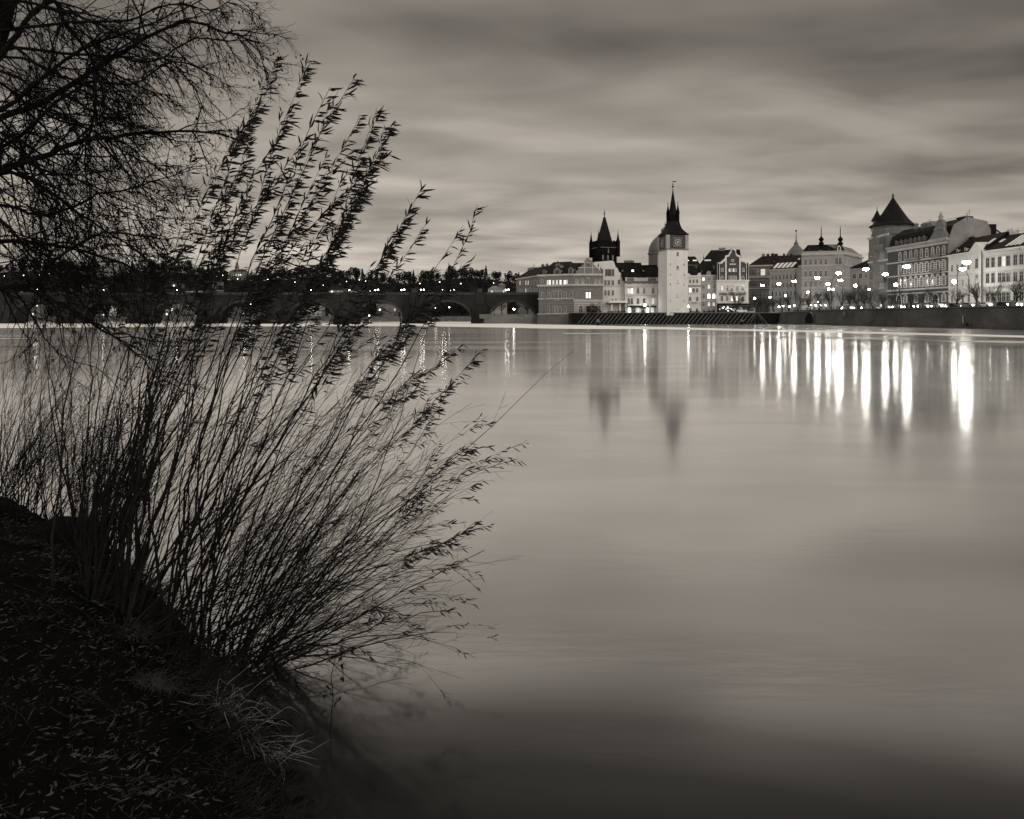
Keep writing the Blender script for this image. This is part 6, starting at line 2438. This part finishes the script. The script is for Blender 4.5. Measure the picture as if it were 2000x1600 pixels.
def bank_details():
    rng = random.Random(7)
    m = MB()
    # fallen willow leaves, thick on the slope
    for i in range(26000):
        Y = 1.8 + 9.5 * rng.random() ** 1.3
        X = shoreX(Y) - rng.uniform(.0, 1) ** 1.2 * (5.0 if Y > 4 else 3.4)
        dn = mn.noise(Vector((X * 1.3, Y * 1.3, 2)))
        if rng.random() > .60 + dn * 1.0:
            continue
        z = bankz(X, Y)
        if z < .02:
            continue
        a = rng.uniform(0, 6.28)
        leaf(m, Vector((X, Y, z + rng.uniform(.002, .025))), Vector((math.cos(a), math.sin(a), rng.gauss(.05, .25))), rng.choice((.018, .025, .03, .04, .05, .07)) * rng.uniform(.8, 1.2), rng.uniform(.004, .012), rng, rng.uniform(-.6, .6))
    tag(m.build('leaf_litter', G['leaf_dry']), kind='stuff')
    g = MB()
    for i in range(520):
        Y = 1.9 + 6 * rng.random()
        X = shoreX(Y) - rng.random() ** 1.1 * 3.6 - .02
        z = bankz(X, Y)
        if z < .03:
            continue
        nb = rng.randint(6, 18)
        for k in range(nb):
            a = rng.uniform(0, 6.28)
            l = rng.uniform(.03, .13)
            d = Vector((math.cos(a) * .7 + .2, math.sin(a) * .7, rng.uniform(.25, .9))).normalized()
            p = Vector((X + rng.gauss(0, .05), Y + rng.gauss(0, .05), z - .005))
            leaf(g, p, d, l, .0035, rng, rng.uniform(.0, .8))
    for i in range(420):
        Y = 1.6 + 7.5 * rng.random() ** .9
        X = shoreX(Y) - rng.uniform(-.05, .55)
        z = bankz(X, Y)
        if z < -.05:
            continue
        for k in range(rng.randint(8, 22)):
            a = rng.gauss(-.2, 1.2)
            l = rng.uniform(.05, .26)
            d = Vector((math.cos(a) * .7 + .3, math.sin(a) * .7, rng.uniform(.1, .9))).normalized()
            leaf(g, Vector((X + rng.gauss(0, .07), Y + rng.gauss(0, .07), max(z, 0) - .01)), d, l, .004, rng, rng.uniform(.1, 1.1))
    tag(g.build('short_grass', mat('dull_grass', 0.016, 0.9, 0.5, 5)), kind='stuff')
    t = MB()
    for i in range(150):
        Y = 1.9 + 8 * rng.random()
        X = shoreX(Y) - rng.random() * 3.6
        z = bankz(X, Y)
        a = rng.uniform(-.6, .9)
        l = rng.uniform(.08, .5)
        P = [Vector((X + math.cos(a) * l * k, Y + math.sin(a) * l * k, 0)) for k in (0, .35, .7, 1)]
        for q in P:
            q.z = max(0, bankz(q.x, q.y)) + .012 + rng.uniform(0, .012)
        t.tube(P, [.004, .0035, .0025, .0015], 4)
    tag(t.build('fallen_twigs', G['bark2']), kind='stuff')

    def clump(name, lab, cat, px, py_Y, n, L, w, mtl, spread, lean=(.3, 0, 0), seed=1, r=.12):
        rr = random.Random(seed)
        X = (px - HX) * py_Y / F
        z0 = bankz(X, py_Y)
        root = empty(name, (X, py_Y, z0), 0, lab, cat)
        b = MB()
        for i in range(n):
            a = rr.uniform(0, 6.28)
            q = Vector((rr.gauss(0, r), rr.gauss(0, r), 0))
            q.z = bankz(X + q.x, py_Y + q.y) - z0 - .01
            l = rr.uniform(*L)
            d = Vector((math.cos(a) * spread + lean[0], math.sin(a) * spread + lean[1], rr.uniform(.2, 1.0) + lean[2])).normalized()
            k = rr.uniform(.35, .8)
            e1 = q + d * l * k
            bend = Vector((d.x + rr.gauss(.2, .5), d.y + rr.gauss(0, .4), rr.uniform(-1.2, .3))).normalized()
            mid = e1 + (d + bend) * l * .06
            e2 = mid + bend * l * (1 - k)
            b.tube([q, q.lerp(e1, .5) + Vector((0, 0, .01)), e1, mid, mid.lerp(e2, .5), e2], [w, w * .9, w * .8, w * .75, w * .5, w * .15], 3, False)
        b.build('blades', mtl, root)
    clump('grass_tuft', 'pale dry reed tuft with bent blades at the water edge below the large bush', 'grass tuft', 452, 5.25, 64, (.10, .36), .0022, G['straw'], .75, (.45, -.1, -.05), 1, .10)
    clump('grass_tuft', 'second dry reed tuft drooping into the dark water right of the pale tuft', 'grass tuft', 512, 5.1, 46, (.12, .36), .0022, G['straw'], .6, (.6, -.35, -.5), 2, .07)
    clump('grass_tuft', 'fine dull grass tuft on the slope left of the pale reed tuft', 'grass tuft', 305, 5.0, 260, (.05, .16), .0012, G['leaf_dry'], .9, (.2, 0, .1), 3, .06)
    clump('grass_tuft', 'short thin grass tuft on the slope under the bush stool', 'grass tuft', 265, 5.9, 60, (.08, .25), .0014, G['leaf_dry'], .8, (.2, 0, .1), 4, .07)
    # dead weed standing in the shallow water
    X, Y = (652 - HX) * 5.5 / F, 5.5
    root = empty('dead_weed', (X, Y, 0), 0, 'withered weed with curled leaves standing alone in the shallow water', 'plant')
    s, l = MB(), MB()
    rr = random.Random(31)
    P = [Vector((-.03, 0, -.1)), Vector((-.02, 0, .12)), Vector((-.005, 0, .28)), Vector((-.02, 0, .42)), Vector((.01, 0, .56)), Vector((.02, 0, .66))]
    s.tube(P, [.004, .004, .0035, .003, .0025, .0015], 5)
    for k in range(16):
        i = rr.randint(1, 4)
        a = P[i].lerp(P[i + 1], rr.random())
        e = a + Vector((rr.choice((-1, 1)) * rr.uniform(.03, .14), rr.gauss(0, .05), rr.uniform(-.02, .1)))
        s.tube([a, a.lerp(e, .5) + Vector((0, 0, .015)), e], [.002, .0016, .001], 3, False)
        for _ in range(3):
            leaf(l, a.lerp(e, rr.uniform(.4, 1)), Vector((rr.gauss(0, .5), rr.gauss(0, .5), -1)), rr.uniform(.025, .06), .018, rr, .5)
    s.build('stem', G['bark2'], root)
    l.build('leaves', G['leaf'], root)
    for i, (px, Y, r_) in enumerate(((575, 5.0, .07), (560, 5.35, .05), (590, 4.75, .06), (545, 5.6, .08), (520, 5.2, .05), (600, 4.6, .045), (430, 6.6, .09), (470, 6.3, .07))):
        b = MB()
        X = (px - HX) * Y / F
        for j in range(9):
            for k in range(12):
                a, e = 2 * math.pi * k / 12, math.pi * j / 8
                d = Vector((math.cos(a) * math.sin(e), math.sin(a) * math.sin(e), math.cos(e)))
                q = r_ * (1 + .3 * mn.noise(d * 1.5 + Vector((i * 5, 0, 0))))
                b.v.append((d.x * q * 1.2, d.y * q, d.z * q * .6))
        for j in range(8):
            for k in range(12):
                b.f.append((j * 12 + k, (j + 1) * 12 + k, (j + 1) * 12 + (k + 1) % 12, j * 12 + (k + 1) % 12))
        o = b.build('stone', mat('mossy_boulder', .006, .9, .5, 4, bump=.6), None, True)
        o.location = (X, Y, max(bankz(X, Y), -.02) + .01)
        tag(o, 'small dark wet stone at the muddy water edge', 'stone', 'small stones at the water edge')
    # boulder under the left bush
    b = MB()
    c = (-4.95, 8.55)
    n = 18
    for j in range(12):
        for i in range(n):
            a, e = 2 * math.pi * i / n, math.pi * j / 11
            d = Vector((math.cos(a) * math.sin(e), math.sin(a) * math.sin(e), math.cos(e)))
            k = 1 + .22 * mn.noise(d * 1.6) + .06 * mn.noise(d * 6)
            b.v.append((d.x * .42 * k, d.y * .36 * k, d.z * .27 * k))
    for j in range(11):
        for i in range(n):
            b.f.append((j * n + i, (j + 1) * n + i, (j + 1) * n + (i + 1) % n, j * n + (i + 1) % n))
    o = b.build('boulder', mat('mossy_boulder', .006, .95, .5, 4, bump=.6), None, True)
    o.location = (c[0], c[1], bankz(*c) + .05)
    tag(o, 'dark rounded boulder on the bank beside the left bush', 'rock')


bank_details()
